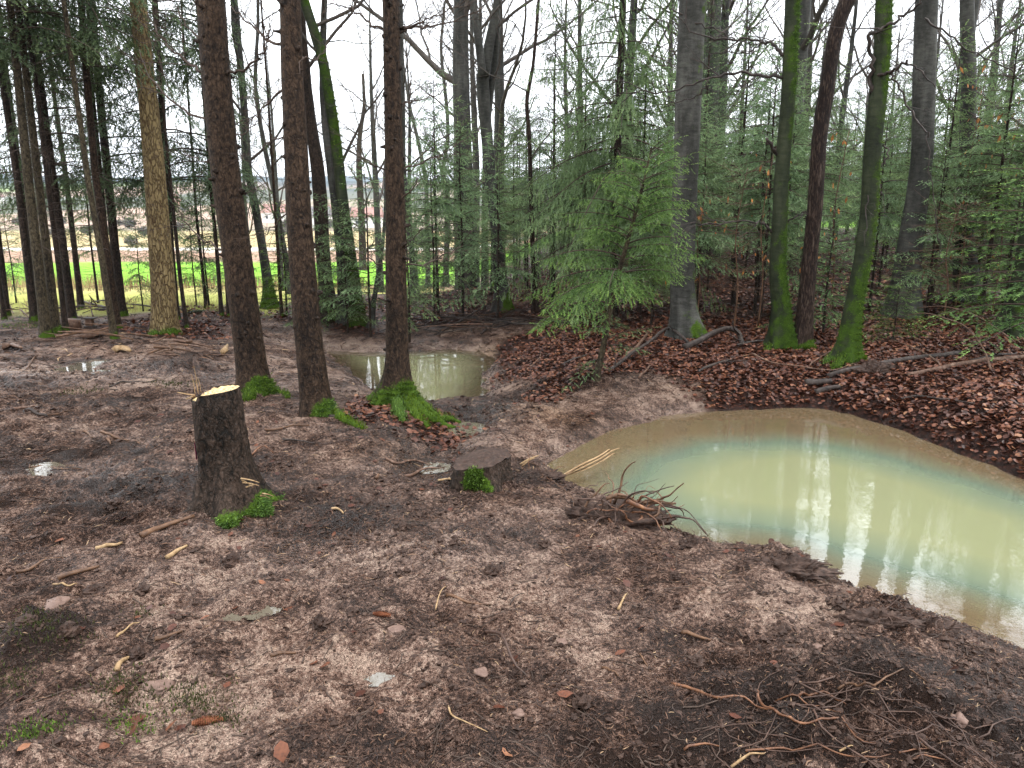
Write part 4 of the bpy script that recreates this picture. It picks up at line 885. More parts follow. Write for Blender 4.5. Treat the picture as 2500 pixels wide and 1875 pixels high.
MID = [
 ([(660,752,34),(655,700,26),(640,600,22),(622,500,21),(606,420,20),(598,289,19),(586,150,18),(572,0,18)], 'beech', 'grey-green beech with mossy foot leaning over the meadow edge', 2.6, 1.0, 10),
 ([(803,784,46),(796,700,38),(787,600,37),(779,440,36),(768,360,33),(757,289,28),(748,200,26),(740,100,22),(732,0,20)], 'spruce_dark', 'dark broad trunk behind the brown spruce with one mossy root', 3.0, .3, 8),
 ([(872,793,44),(868,720,34),(852,600,30),(838,500,29),(831,440,28),(818,330,28),(800,220,28),(788,145,26),(762,60,26),(738,-10,26)], 'mossy', 'mossy trunk curving away, its foot covered in bright moss, beside the smaller pond', 2.6, .9, 8),
 ([(842,790,30),(834,640,24),(815,470,22),(800,330,26),(790,230,22),(788,145,18),(790,60,16),(793,-20,15)], 'beech', 'pale grey trunk crossing behind the curving mossy trunk', 2.6, .2, 8),
 ([(710,718,16),(700,640,14),(685,560,13),(672,478,13),(650,380,12),(635,300,11),(622,200,10),(630,60,9)], 'beech', 'slender crooked grey tree before the meadow', 2.2, .1, 9),
 ([(886,660,20),(884,560,18),(878,440,16),(876,380,14),(878,330,12),(890,260,9),(886,180,7)], 'oak', 'gnarled bare oak far out in the open with crooked limbs', 3.2, .3, 12),
 ([(905,800,16),(912,740,13),(925,660,11),(935,600,9),(940,520,7)], 'beech', 'short leaning stem at the far bank of the smaller pond', 1.2, .1, 6),
 ([(1012,720,20),(1005,602,16),(992,500,14),(985,400,12),(984,250,11),(980,60,10)], 'beech', 'grey trunk half hidden by the reddish brown spruce', 2.6, .1, 9),
 ([(1088,700,15),(1092,560,14),(1094,480,13),(1080,420,11),(1096,330,10),(1088,230,9),(1075,120,8),(1086,0,6)], 'beech', 'crooked dark tree with bare twigs in the gap beyond the smaller pond', 2.8, .1, 10),
 ([(1045,700,13),(1044,560,12),(1040,440,11),(1018,330,9),(1002,270,8),(990,200,6)], 'beech', 'slender forked tree beyond the smaller pond', 2.6, .1, 9),
 ([(1308,760,14),(1300,600,12),(1292,320,11),(1284,250,10),(1302,160,9),(1312,40,8),(1318,-40,7)], 'oak', 'dark curved stem in the gap beside the drooping spruce', 2.4, .0, 7)]
for i, (pts, mat, lab, l0, ms, nl) in enumerate(MID):
    t, b, P, r = plant_tree('bare_tree', pts, mat, lab, group=BG, top=(13 if i not in (5,) else None), n=18, flare=.6, fl_h=.28, bumpy=.04, moss=(moss_base(1.2, ms, (.6, -.5), .4) if ms > .2 else None) if i != 2 else moss_all(.3, (.6, -.3), .3, 1.), seed=70+i, dz=.12, fz=1500 if ms > .8 else 0, fzl=.03)
    crown_on(t, P, r, 80+i, 2.2 if i not in (5, 2, 1) else (1.5 if i == 5 else 4.), levels=(nl, 6, 6, 3), len0=l0, up=.85, wob=.18, r_scale=.4)
# limbs on the trees at the ponds
for i, (t, b, pix, ra, rb, dp, sb) in enumerate([
    (tP2, b2, [(1911,136),(1885,112),(1857,101),(1800,95),(1712,87),(1655,40)], .022, .006, .3, 7), (tP2, b2, [(1909,190),(1870,188),(1832,180),(1765,183),(1703,200),(1634,223),(1560,226),(1490,231)], .022, .004, .2, 12),
    (tP2, b2, [(1860,102),(1830,125),(1800,128),(1730,130)], .012, .004, .3, 6), (tP2, b2, [(1730,195),(1710,230),(1680,240),(1640,252),(1560,268)], .010, .003, .2, 8),
    (tP2, b2, [(1903,382),(1888,365),(1872,338)], .026, .018, -.1, 0), (tP2, b2, [(1884,567),(1868,548),(1854,544),(1800,541),(1740,548),(1700,552),(1634,585)], .016, .004, -.2, 9),
    (tP2, b2, [(1923,541),(1945,528),(1968,520),(1950,534)], .012, .006, -.1, 3), (tP2, b2, [(1740,548),(1690,545),(1640,556)], .010, .003, -.1, 5),
    (tP4, b4, [(2129,230),(2128,160),(2120,92),(2140,75),(2161,63),(2200,45),(2243,9),(2270,-30)], .024, .010, -.3, 5), (tP4, b4, [(2139,186),(2160,182),(2173,177),(2190,165),(2215,147)], .018, .012, -.5, 2),
    (tP4, b4, [(2175,180),(2190,205),(2221,260),(2240,295),(2266,336)], .012, .008, -.3, 2), (tP4, b4, [(2263,330),(2268,400),(2276,480),(2290,560),(2297,627),(2288,655)], .006, .003, -.2, 3),
    (tP4, b4, [(2213,152),(2240,172),(2284,214)], .012, .006, -.2, 3), (tP4, b4, [(2258,45),(2300,75),(2370,125),(2440,160),(2510,205)], .012, .005, -.4, 7), (tP4, b4, [(2158,352),(2166,362),(2164,385),(2152,408)], .010, .006, -.2, 1),
    (tP4, b4, [(2145,440),(2155,480),(2160,520)], .005, .002, -.2, 2), (tP4, b4, [(2125,440),(2115,520),(2112,600)], .007, .003, -.25, 2),
    (tP1, b1, [(1640,20),(1680,45),(1740,70),(1800,98),(1850,110)], .012, .005, -.5, 5)]):
    branch(t, b, pix, ra, 'log' if i != 99 else 'twig', 300+i, sb, rb, dp, twl=.45)
# ------------------------------------------------------------------ the two spruces in the middle
B = hit(1455,925)
axp = np.array([onplane(a, b, B[1]) for a, b in [(1455,925),(1470,860),(1482,800),(1492,740),(1512,660),(1535,580),(1552,520),(1565,470),(1578,420),(1590,360)]])-B; axp[0] = 0
root = link('young_spruce', None, loc=B, label='small bright green spruce with leaning stem at the front of the leafy bank', cat='spruce')
mb = MB(); V, F, ms, _ = trunk_mesh(np.vstack([[0, 0, -.1], axp]), np.array([.034, .034, .032, .03, .028, .025, .022, .019, .016, .012, .008]), 12, .3, .1, 4, .03, 61, None, .06)
mb.add(V, F, moss=ms); link('trunk', mb.mesh('trunk', M['spruce_green']), root)
def ax_s(z): return np.array([np.interp(z, axp[:, 2], axp[:, 0]), 0, z])
c, wd = spruce_crown(401, .86, 2.40, 1.0, .30, .12, .2, .40, .45, .044, .070, 6, .020, .0034, .038, ax_s, None, .46, .12)
link('crown', c.mesh('crown', M['bright_needle']), root, kind='stuff'); link('boughs', wd.mesh('boughs', M['twig']), root, kind='stuff')
c, wd = spruce_crown(402, .22, .5, .55, .5, .16, .05, .35, .3, .06, .07, 6, .020, .0036, .05, ax_s, None, .4, .45)
link('lower_boughs', c.mesh('lower_boughs', M['needle']), root, kind='stuff'); link('boughs', wd.mesh('boughs', M['twig']), root, kind='stuff')
B = hit(1496,775)
root = link('drooping_spruce', None, loc=B, label='tall slim spruce with long drooping boughs behind the small bright spruce', cat='spruce')
k = dpt(B)/FPX
P = np.array([[0, 0, -.1], [0, 0, 0], [0, 0, 3], [.03, 0, 6], [.05, 0, 10.5]]); V, F, ms, _ = trunk_mesh(P, np.array([.08, .08, .06, .05, .012]), 12, .3, .15, 4, .03, 62, None, .12)
mb = MB(); mb.add(V, F, moss=ms); link('trunk', mb.mesh('trunk', M['spruce_dark']), root)
c, wd = spruce_crown(403, 1.35, 8.5, 2.3, .3, .27, -.08, .45, 1.05, .085, .11, 5, .032, .0062, .060, None, None, .36)
link('crown', c.mesh('crown', M['needle']), root, kind='stuff'); link('boughs', wd.mesh('boughs', M['twig']), root, kind='stuff')
d = dead_twigs(404, .5, 5, 60, 1.2, .005, .3, 6); link('dead_twigs', d.mesh('dead_twigs', M['twig']), root, kind='stuff')
# ------------------------------------------------------------------ young spruces: shared kinds
def kind_spruce(seed, h, z0, rb, rad, mat, dead, per=.34, hang=.45, droop=.4, k=4, bark='spruce_dark', ls=.11, nl=.036, nw=.0082, dl=.8):
    P = np.array([[0, 0, -.1], [0, 0, 0], [.02, .01, h*.4], [-.02, .02, h*.75], [0, 0, h]])
    V, F, ms, _ = trunk_mesh(P, np.array([rad, rad, rad*.75, rad*.4, rad*.1]), 8, .25, .1, 4, .03, seed, None, .3)
    t = MB(); t.add(V, F, moss=ms)
    c, wd = spruce_crown(seed+1, z0, h, rb, .15, per*.85, .1, droop, hang, .085, ls, k, nl, nw, .065, None, None, .42)
    d = dead_twigs(seed+2, .3, z0+1., dead, dl, .0038, .2, 5, None, rad)
    return [('trunk', t.mesh('trunk', M[bark]), None), ('crown', c.mesh('crown', M[mat]), 'stuff'), ('boughs', wd.mesh('boughs', M['twig']), 'stuff'), ('dead_twigs', d.mesh('dead_twigs', M['twig']), 'stuff')]
K = [kind_spruce(501, 4.6, 1.55, 1.1, .032, 'needle', 80), kind_spruce(511, 5.4, 1.9, 1.2, .04, 'needle', 95), kind_spruce(521, 4.0, 1.0, 1.0, .026, 'needle', 50), kind_spruce(531, 2.4, .35, .75, .02, 'bright_needle', 10, .2, .3, .3, 5, 'spruce_dark', .09, .026, .0045),
     kind_spruce(541, 7.0, 2.4, 1.5, .055, 'blue_needle', 110, .4)]
def put(kind, x, y, s, name, label, cat='spruce', group=None, rz=None, z=None, sxy=1.):
    o = link(name, None, loc=(x, y, h1(x, y) if z is None else z), rot=(0, 0, random.random()*6.28 if rz is None else rz), scale=(s*sxy, s*sxy, s), label=label, cat=cat, group=group)
    for nm, me, kd in kind: link(nm, me, o, kind=kd)
    return o
TH = 'young spruces crowding the thicket'; LB = 'thin young spruce with bare brown lower stem in the dense thicket'
spots = []
def free(x, y, d): return all((x-a)**2+(y-b)**2 > d*d for a, b in spots)
cnt = 0
BIGB = [b1, b2, b3, b4, b5, b9, b11, bN9]
while cnt < 130:
    y = 10.2+25*random.random()**1.3; px = random.uniform(1230, 2620); x = (px-CX)/FPX*y
    if px < 1560 and y < 13.5: continue
    if 1240 < px < 1420 and y < 16: continue
    if px > 1850 and y < 11.0: continue
    if any((x-b[0])**2+(y-b[1])**2 < .3 for b in BIGB): continue
    if not free(x, y, .32): continue
    spots.append((x, y)); cnt += 1
    put(random.choice([K[0], K[0], K[1], K[2]] if y < 19 else [K[1], K[1], K[1], K[4]]), x, y, random.uniform(.6, .95) if y < 19 else random.uniform(.65, 1.0), 'young_spruce', LB, group=TH)
for k in range(26):                                       # younger growth in the middle, beyond the smaller pond
    y = random.uniform(14.5, 22); px = random.uniform(985, 1420); x = (px-CX)/FPX*y
    if free(x, y, .5) and (x-bN9[0])**2+(y-bN9[1])**2 > .4:
        spots.append((x, y)); put(random.choice([K[0], K[2], K[2]]), x, y, random.uniform(.65, 1.05), 'young_spruce', 'green young spruce in the loose growth beyond the smaller pond', group='young spruces beyond the smaller pond')
# individual small spruces
IND = [(3, 2330, 745, 1.25, 'waist-high bright green spruce below the grey beech, its tips pale'), (3, 2380, 735, 1.15, 'small bright spruce before the broad-footed dark trunk'), (2, 2262, 775, .62, 'dark bushy young spruce at the foot of the grey beech'),
       (3, 2010, 815, .75, 'knee-high thin spruce between the reddish and the leaning mossy trunk'), (3, 2180, 830, .42, 'tiny spruce sprig in the leaves beside the leaning mossy trunk'), (2, 1215, 790, .85, 'green young spruce in front of the forked beech'),
       (2, 1000, 835, .62, 'bushy low spruce on the far bank, next to the near reddish trunk'), (2, 850, 812, .55, 'bushy young spruce round the foot of the mossy curving trunk'), (2, 800, 800, .6, 'pale green young spruce before the dark broad trunk'),
       (3, 765, 805, .6, 'small spruce clump right beside the dark broad trunk'), (2, 905, 822, .75, 'thin red-stemmed spruce at the far bank of the smaller pond'), (2, 1060, 790, .75, 'young spruce behind the brush pile'), (2, 1130, 770, .9, 'light green spruce behind the brush pile, before the forked beech'),
       (3, 2450, 790, 1.0, 'low spruce at the broad mossy foot of the dark trunk'), (2, 480, 745, .55, 'small dark spruce at the meadow edge before the pale field'), (2, 350, 760, .5, 'small dark spruce behind the plated pine'), (2, 560, 748, .6, 'airy dark spruce behind the near leaning spruce'),
       (3, 700, 770, .9, 'small fresh spruce beside the thin reddish stem'), (2, 40, 740, .6, 'dark spruce among the spruce row at the meadow edge'), (0, 420, 742, .75, 'slim spruce against the meadow behind the plated pine'), (0, 510, 745, .7, 'slim dark spruce against the pale fields'),
       (0, 240, 740, .8, 'slim spruce in the gap before the bright meadow'), (1, 1420, 760, .85, 'spruce with hanging boughs next to the drooping spruce, nearer the smaller pond'), (1, 1560, 765, .85, 'spruce right beside the drooping spruce, before the big beech'), (4, 1350, 740, .8, 'tall spruce beyond the mound of leaves'),
       (1, 1790, 745, .9, 'spruce between the big beech and the mossy trunk with broken limb'), (1, 2450, 745, .8, 'spruce with low boughs next to the stacked logs')]
for i, (kd, px, py, s, lab) in enumerate(IND):
    b = hit(px, py); put(K[kd], b[0], b[1], s, 'young_spruce', lab, rz=i*1.1, sxy=1.25 if kd in (2, 3) else 1.1)
b = hit(2535, 870); put(K[3], b[0], b[1], 1.15, 'young_spruce', 'pale green spruce reaching in over the light brown pole', rz=2., sxy=1.4)
def sapling(px, py, h, seed, label, nleaf=0, shrub=False):
    b = hit(px, py); g_ = np.random.default_rng(seed); root = link('bare_shrub' if shrub else 'beech_sapling', None, loc=b, label=label, cat='shrub' if shrub else 'sapling')
    P = np.array([[0, 0, -.05], [.02, 0, h*.3], [-.04, .03, h*.6], [.05, 0, h]]); m_ = MB(); V, F = tube(smooth_path(P, 4), np.linspace(.014, .004, 13), 6); m_.add(V, F); link('stem', m_.mesh('stem', M['stick']), root)
    d = dead_twigs(seed, .25*h, h, 70 if shrub else 26, .75, .0042, -.1, 7, None, .01); link('twigs', d.mesh('twigs', M['stick' if shrub else 'twig']), root, kind='stuff')
    if nleaf:
        tips = d.V[0][g_.integers(0, len(d.V[0]), nleaf)].astype(float); L = g_.uniform(.05, .08, (nleaf, 1)); U = np.array([0, 0, -1.])+g_.normal(0, .3, (nleaf, 3)); W = g_.normal(0, 1, (nleaf, 3)); W /= np.linalg.norm(W, axis=1)[:, None]
        V = np.stack([tips, tips+U*L*.45+W*L*.27, tips+U*L, tips+U*L*.45-W*L*.27], 1).reshape(-1, 3); m_ = MB(); m_.add(V, np.arange(4*nleaf).reshape(-1, 4), tone=np.repeat(g_.random(nleaf), 4)); link('leaves', m_.mesh('leaves', M['orangeleaf']), root, kind='stuff')
sapling(1790, 815, 2.2, 1, 'light brown leafless shrub between the big beech and the mossy trunk', 0, True); sapling(1850, 800, 2.4, 2, 'beech sapling with a few orange leaves behind the mossy trunk with broken limb', 45)
sapling(2020, 805, 2.6, 3, 'thin beech sapling with orange leaves right behind the reddish trunk', 40); sapling(2420, 770, 3.0, 4, 'beech sapling with dry orange leaves before the stacked logs', 70); sapling(2300, 790, 1.6, 5, 'tangled leafless shrub at the foot of the grey beech', 0, True); sapling(2330, 760, 3.6, 6, 'tall beech sapling with orange leaves among the bright young spruces', 50); sapling(1700, 790, 2.0, 7, 'orange-leaved sapling close behind the big beech', 40)
# ------------------------------------------------------------------ wood in the distance
def kind_bare(seed, h, rad, mat, zf, lv, l0):
    P = np.array([[0, 0, -.2], [0, 0, 0], [.1, .05, h*.35], [-.1, .1, h*.7], [.1, 0, h]]); r = np.array([rad, rad, rad*.75, rad*.4, rad*.08])
    V, F, ms, _ = trunk_mesh(P, r, 12, .4, .3, 5, .03, seed, moss_base(.8, .7, (1, 0), .5), .4); t = MB(); t.add(V, F, moss=ms)
    c = bare_crown(seed, P[1:], r[1:], zf, levels=lv, len0=l0, up=.95, twr=.005)
    return [('trunk', t.mesh('trunk', M[mat]), None), ('crown', c.mesh('crown', M['greytwig']), 'stuff')]
KB = [kind_bare(601, 15, .2, 'beech', 3.5, (14, 6, 6, 3), 4.), kind_bare(602, 13, .14, 'beech', 2.5, (14, 6, 6, 3), 3.2), kind_bare(603, 16, .26, 'beech', 5, (13, 6, 6, 3), 4.4)]
LBB = 'leafless grey tree standing deep in the wood'; GB = 'leafless trees deep in the wood'
cnt = 0
while cnt < 30:
    y = random.uniform(17, 42); px = random.uniform(1020, 2650); x = (px-CX)/FPX*y
    if px < 1500 and cnt > 10: continue
    if not free(x, y, .9): continue
    spots.append((x, y)); cnt += 1; put(random.choice(KB), x, y, random.uniform(.8, 1.2), 'bare_tree', LBB, 'tree', GB)
cnt = 0
while cnt < 20:
    y = random.uniform(30, 60); px = random.uniform(1300, 2700); x = (px-CX)/FPX*y
    if not free(x, y, .8): continue
    spots.append((x, y)); cnt += 1; put(random.choice([K[4], K[1]]), x, y, random.uniform(1.0, 1.5), 'tall_spruce', 'tall spruce closing the view far back in the wood', 'spruce', 'spruces far back in the wood')
for i, (px, y, s, kd, lab) in enumerate([(620, 34, .75, 1, 'open bare tree in the meadow before the far fields'), (690, 40, .8, 0, 'wide bare tree standing in the meadow behind the brown spruce'), (1010, 30, .8, 1, 'bare tree at the meadow edge beyond the smaller pond'), (930, 36, .9, 0, 'far bare tree in the meadow beside the gnarled oak'), (1120, 26, .9, 1, 'bare tree close before the forked beech'), (1160, 33, 1., 0, 'bare tree seen through the fork of the beech')]):
    x = (px-CX)/FPX*y; put(KB[kd], x, y, s, 'bare_tree', lab, 'tree')
# ------------------------------------------------------------------ leaf litter, crumbs and chips: nobody could count these
def scatter(n, xr, yr, dens, seed, wedge=None):
    g = np.random.default_rng(seed); x = g.uniform(*xr, n); y = g.uniform(*yr, n)
    keep = g.random(n) < dens(x, y)
    if wedge: keep &= np.abs(x) < wedge*y+.6
    return x[keep], y[keep]
def tilt_frames(n, g, sd):
    a = g.random(n)*6.283; nx_ = g.normal(0, sd, n); ny_ = g.normal(0, sd, n)
    U = np.stack([np.cos(a), np.sin(a), np.zeros(n)], -1); U[:, 2] = -(nx_*U[:, 0]+ny_*U[:, 1]); U /= np.linalg.norm(U, axis=1)[:, None]
    N = np.stack([nx_, ny_, np.ones(n)], -1); N /= np.linalg.norm(N, axis=1)[:, None]; return U, np.cross(N, U), N
def wetland(x, y): a, b = shore(x, y); return (a > .03) & (b > .03)
def leaves(mb, x, y, g, size=(.05, .085), sd=.4, lift=.012, tone=(.36, .25)):
    n = len(x); z = H(x, y)+lift*g.random(n)+.006; U, W, N = tilt_frames(n, g, sd); L = g.uniform(*size, n)[:, None]; Wd = L*g.uniform(.28, .40, (n, 1)); cu = g.uniform(-.25, .35, (n, 1))
    p = np.stack([x, y, z], -1)
    v = [p-U*L*.5, p-U*L*.12+W*Wd+N*L*cu*.5, p+U*L*.25+W*Wd*.8+N*L*cu*.5, p+U*L*.5+N*L*cu*.4, p+U*L*.25-W*Wd*.8+N*L*cu*.5, p-U*L*.12-W*Wd+N*L*cu*.5]
    V = np.stack(v, 1).reshape(-1, 3); o = (np.arange(n)*6)[:, None]
    F = np.concatenate([o+np.array([[0, 1, 5]]), o+np.array([[1, 2, 4]]), o+np.array([[1, 4, 5]]), o+np.array([[2, 3, 4]])])
    mb.add(V, F, tone=np.repeat(np.clip(g.normal(*tone, n), 0, 1), 6))
g = np.random.default_rng(77); mb = MB()
x, y = scatter(84000, (-1.6, 10), (5.2, 11.5), lambda x, y: .85*leafmask(x, y)*wetland(x, y)*np.where(y < 9, 1, .75), 71, .76); leaves(mb, x, y, g, (.038, .066))
x, y = scatter(70000, (-8, 22), (11.5, 26), lambda x, y: leafmask(x, y)*wetland(x, y)*(.9-.03*(y-11)), 72, .76); leaves(mb, x, y, g, (.055, .09))
x, y = scatter(2500, (-4, 5), (1.8, 7), lambda x, y: .10+.5*(fbm(x, y, 1.3, 2, 5) > .55), 73); ok = wetland(x, y); leaves(mb, x[ok], y[ok], g, (.03, .06), .3, .004, (.3, .2))
link('leaf_litter', mb.mesh('leaf_litter', M['leaf']), kind='stuff', label='wet brown beech leaves covering the forest floor', cat='leaves')
def bits(mb, x, y, g, L, W, sd=.25, tone=(.3, .22), lift=.006):
    n = len(x); z = H(x, y)+.003+lift*g.random(n); U, Wv, N = tilt_frames(n, g, sd); l = g.uniform(*L, n)[:, None]*.5; w_ = g.uniform(*W, n)[:, None]*.5; b = g.normal(0, .25, (n, 1))
    p = np.stack([x, y, z], -1)
    V = np.stack([p-U*l-Wv*w_*.6, p-U*l+Wv*w_*.6, p+Wv*(w_+b*l)+N*w_*.8, p+Wv*(-w_+b*l)+N*w_*.3, p+U*l+Wv*w_*.5, p+U*l-Wv*w_*.5], 1).reshape(-1, 3); o = (np.arange(n)*6)[:, None]
    mb.add(V, np.concatenate([o+np.array([[0, 1, 2, 3]]), o+np.array([[3, 2, 4, 5]])]), tone=np.repeat(np.clip(g.normal(*tone, n)+.45*(g.random(n) < .07), 0, 1), 6))
mb = MB(); nz = lambda x, y: .35+.65*(fbm(x, y, 2.2, 3, 15) > -.05)
for cnt, yr, L, W in [(26000, (1.75, 3.2), (.006, .030), (.0016, .004)), (34000, (3.2, 5.2), (.012, .05), (.002, .006)), (30000, (5.2, 8.5), (.02, .08), (.004, .010)), (24000, (8.5, 15), (.04, .15), (.008, .028))]:
    x, y = scatter(cnt, (-.78*yr[1], .78*yr[1]), yr, lambda x, y: nz(x, y)*(1-.85*leafmask(x, y)), int(cnt), .74); ok = wetland(x, y); bits(mb, x[ok], y[ok], g, L, W)
link('needle_litter', mb.mesh('needle_litter', M['litter']), kind='stuff', label='bark scraps, needles and chips trodden into the mud', cat='litter')
# soil crumbs
ico = np.array([[0, 0, 1.], [.9, 0, .3], [.25, .85, .3], [-.7, .5, .35], [-.7, -.5, .3], [.25, -.85, .3], [.5, .5, -.6], [-.6, 0, -.7], [.4, -.6, -.6]])
icf = np.array([[0,1,2],[0,2,3],[0,3,4],[0,4,5],[0,5,1],[1,6,2],[2,6,3],[3,6,7],[3,7,4],[4,7,5],[5,7,8],[5,8,1],[1,8,6],[6,8,7]])
def crumbs(mb, x, y, g, sz):
    n = len(x); s = (sz[0]+(sz[1]-sz[0])*g.random(n)**3)[:, None, None]; z = H(x, y)
    a = g.random(n)*6.283; c, sn = np.cos(a), np.sin(a); V = ico[None]+g.normal(0, .30, (n, 9, 3))
    V = np.stack([V[..., 0]*c[:, None]-V[..., 1]*sn[:, None], V[..., 0]*sn[:, None]+V[..., 1]*c[:, None], V[..., 2]*.75], -1)*s
    V += np.stack([x, y, z+s[:, 0, 0]*.25], -1)[:, None]
    mb.add(V.reshape(-1, 3), ((np.arange(n)*9)[:, None, None]+icf[None]).reshape(-1, 3))
mb = MB()
def cd(x, y):
    k = .12+.9*(fbm(x, y, 1.6, 4, 115) > .33)
    for hx, hy, hr, hd in PILES: k = np.maximum(k, 1.1*np.exp(-((x-hx)**2+(y-hy)**2)/(hr*hr*1.2)))
    a, b = shore(x, y); k = np.maximum(k, .8*np.exp(-((a-.08)/.12)**2)*(y < 5.8))
    for px, py, rx, ry in [(2050,1790,.9,.4),(330,1190,.9,.6),(850,1245,.5,.3),(1330,1170,.35,.25),(110,1540,.4,.3)]:
        x0, y0 = flat(px, py, 0); k = np.maximum(k, .55*np.exp(-((x-x0)/rx)**2-((y-y0)/ry)**2))
    return k*(1-.7*leafmask(x, y))
for cnt, yr, sz in [(15000, (1.75, 3.2), (.002, .014)), (18000, (3.2, 5.5), (.003, .019)), (10000, (5.5, 9), (.005, .028))]:
    x, y = scatter(cnt, (-.78*yr[1], .78*yr[1]), yr, cd, cnt+1, .74); ok = wetland(x, y); crumbs(mb, x[ok], y[ok], g, sz)
link('soil_crumbs', mb.mesh('soil_crumbs', M['clod'], False), kind='stuff', label='dark crumbs of wet soil thrown over the mud', cat='soil')
# fine twigs and rootlets lying about
def wander(p, d, L, n, g, wob=.25):
    P = [p]; q = np.array(p, float); a = d
    for i in range(n): a += g.normal(0, wob); q = q+np.array([math.cos(a), math.sin(a)])*L/n; P.append(q.copy())
    return np.array(P)
def lay(P2, r, g, lift=.0, hump=.0):
    n = len(P2); z = H(P2[:, 0], P2[:, 1]); k = np.array([.25, .5, .25])
    if n > 3:
        for _ in range(2): z[1:-1] = np.maximum(z[1:-1], (z[:-2]+z[2:])/2)
    return np.stack([P2[:, 0], P2[:, 1], z+r*.5+lift+hump*np.sin(np.linspace(0, math.pi, n))], -1)
mb = MB(); tw = []
for i in range(1500):
    y = 1.8+10*g.random()**1.6; x = g.uniform(-.75, .75)*y
    L = (.04+.16*g.random()**2)*(1+.12*y); tw.append((wander((x, y), g.random()*6.28, L, 4, g, .3), .0012+.0022*g.random()+.0003*y))
allp = np.concatenate([t[0] for t in tw]); zz = H(allp[:, 0], allp[:, 1]); okk = wetland(allp[:, 0], allp[:, 1])
for i, (P2, r) in enumerate(tw):
    if not okk[i*5:(i+1)*5].all(): continue
    P = np.stack([P2[:, 0], P2[:, 1], zz[i*5:(i+1)*5]+r*.6], -1); V, F = tube(P, np.linspace(r, r*.4, 5), 3, False); mb.add(V, F)
link('twig_litter', mb.mesh('twig_litter', M['twig']), kind='stuff', label='fine dark twigs scattered over the ground', cat='twigs')
# ------------------------------------------------------------------ sticks, roots, logs: each its own thing
def stick(pix, rpx, mat, label, name='stick', cat='stick', group=None, seed=0, taper=.45, n=7, hump=0., rough=.12, lift=0., twigs=0, ends=None):
    A = np.array([hit(a, b) for a, b in pix]); B = A[0].copy(); r0 = rpx*.5*dpt(B)/FPX
    Q = smooth_path(A, 5); P = lay(Q[:, :2], r0, np.random.default_rng(seed), lift, hump)
    V, F = tube(P-B, np.linspace(r0, r0*taper, len(P)), n, True, rough, seed); mb = MB(); mb.add(V, F)
    if twigs:
        gg = np.random.default_rng(seed)
        for i in range(twigs):
            j = gg.integers(1, len(P)-1); d = gg.normal(0, 1, 3); d[2] = abs(d[2])*.6+.1; d /= np.linalg.norm(d); l = .12+.3*gg.random(); p = P[j]-B
            V, F = tube([p, p+d*l*.5+gg.normal(0, .02, 3), p+d*l], [r0*.4, r0*.3, r0*.1], 4, True); mb.add(V, F)
    return link(name, mb.mesh(name, M[mat]), loc=B, label=label, cat=cat, group=group)
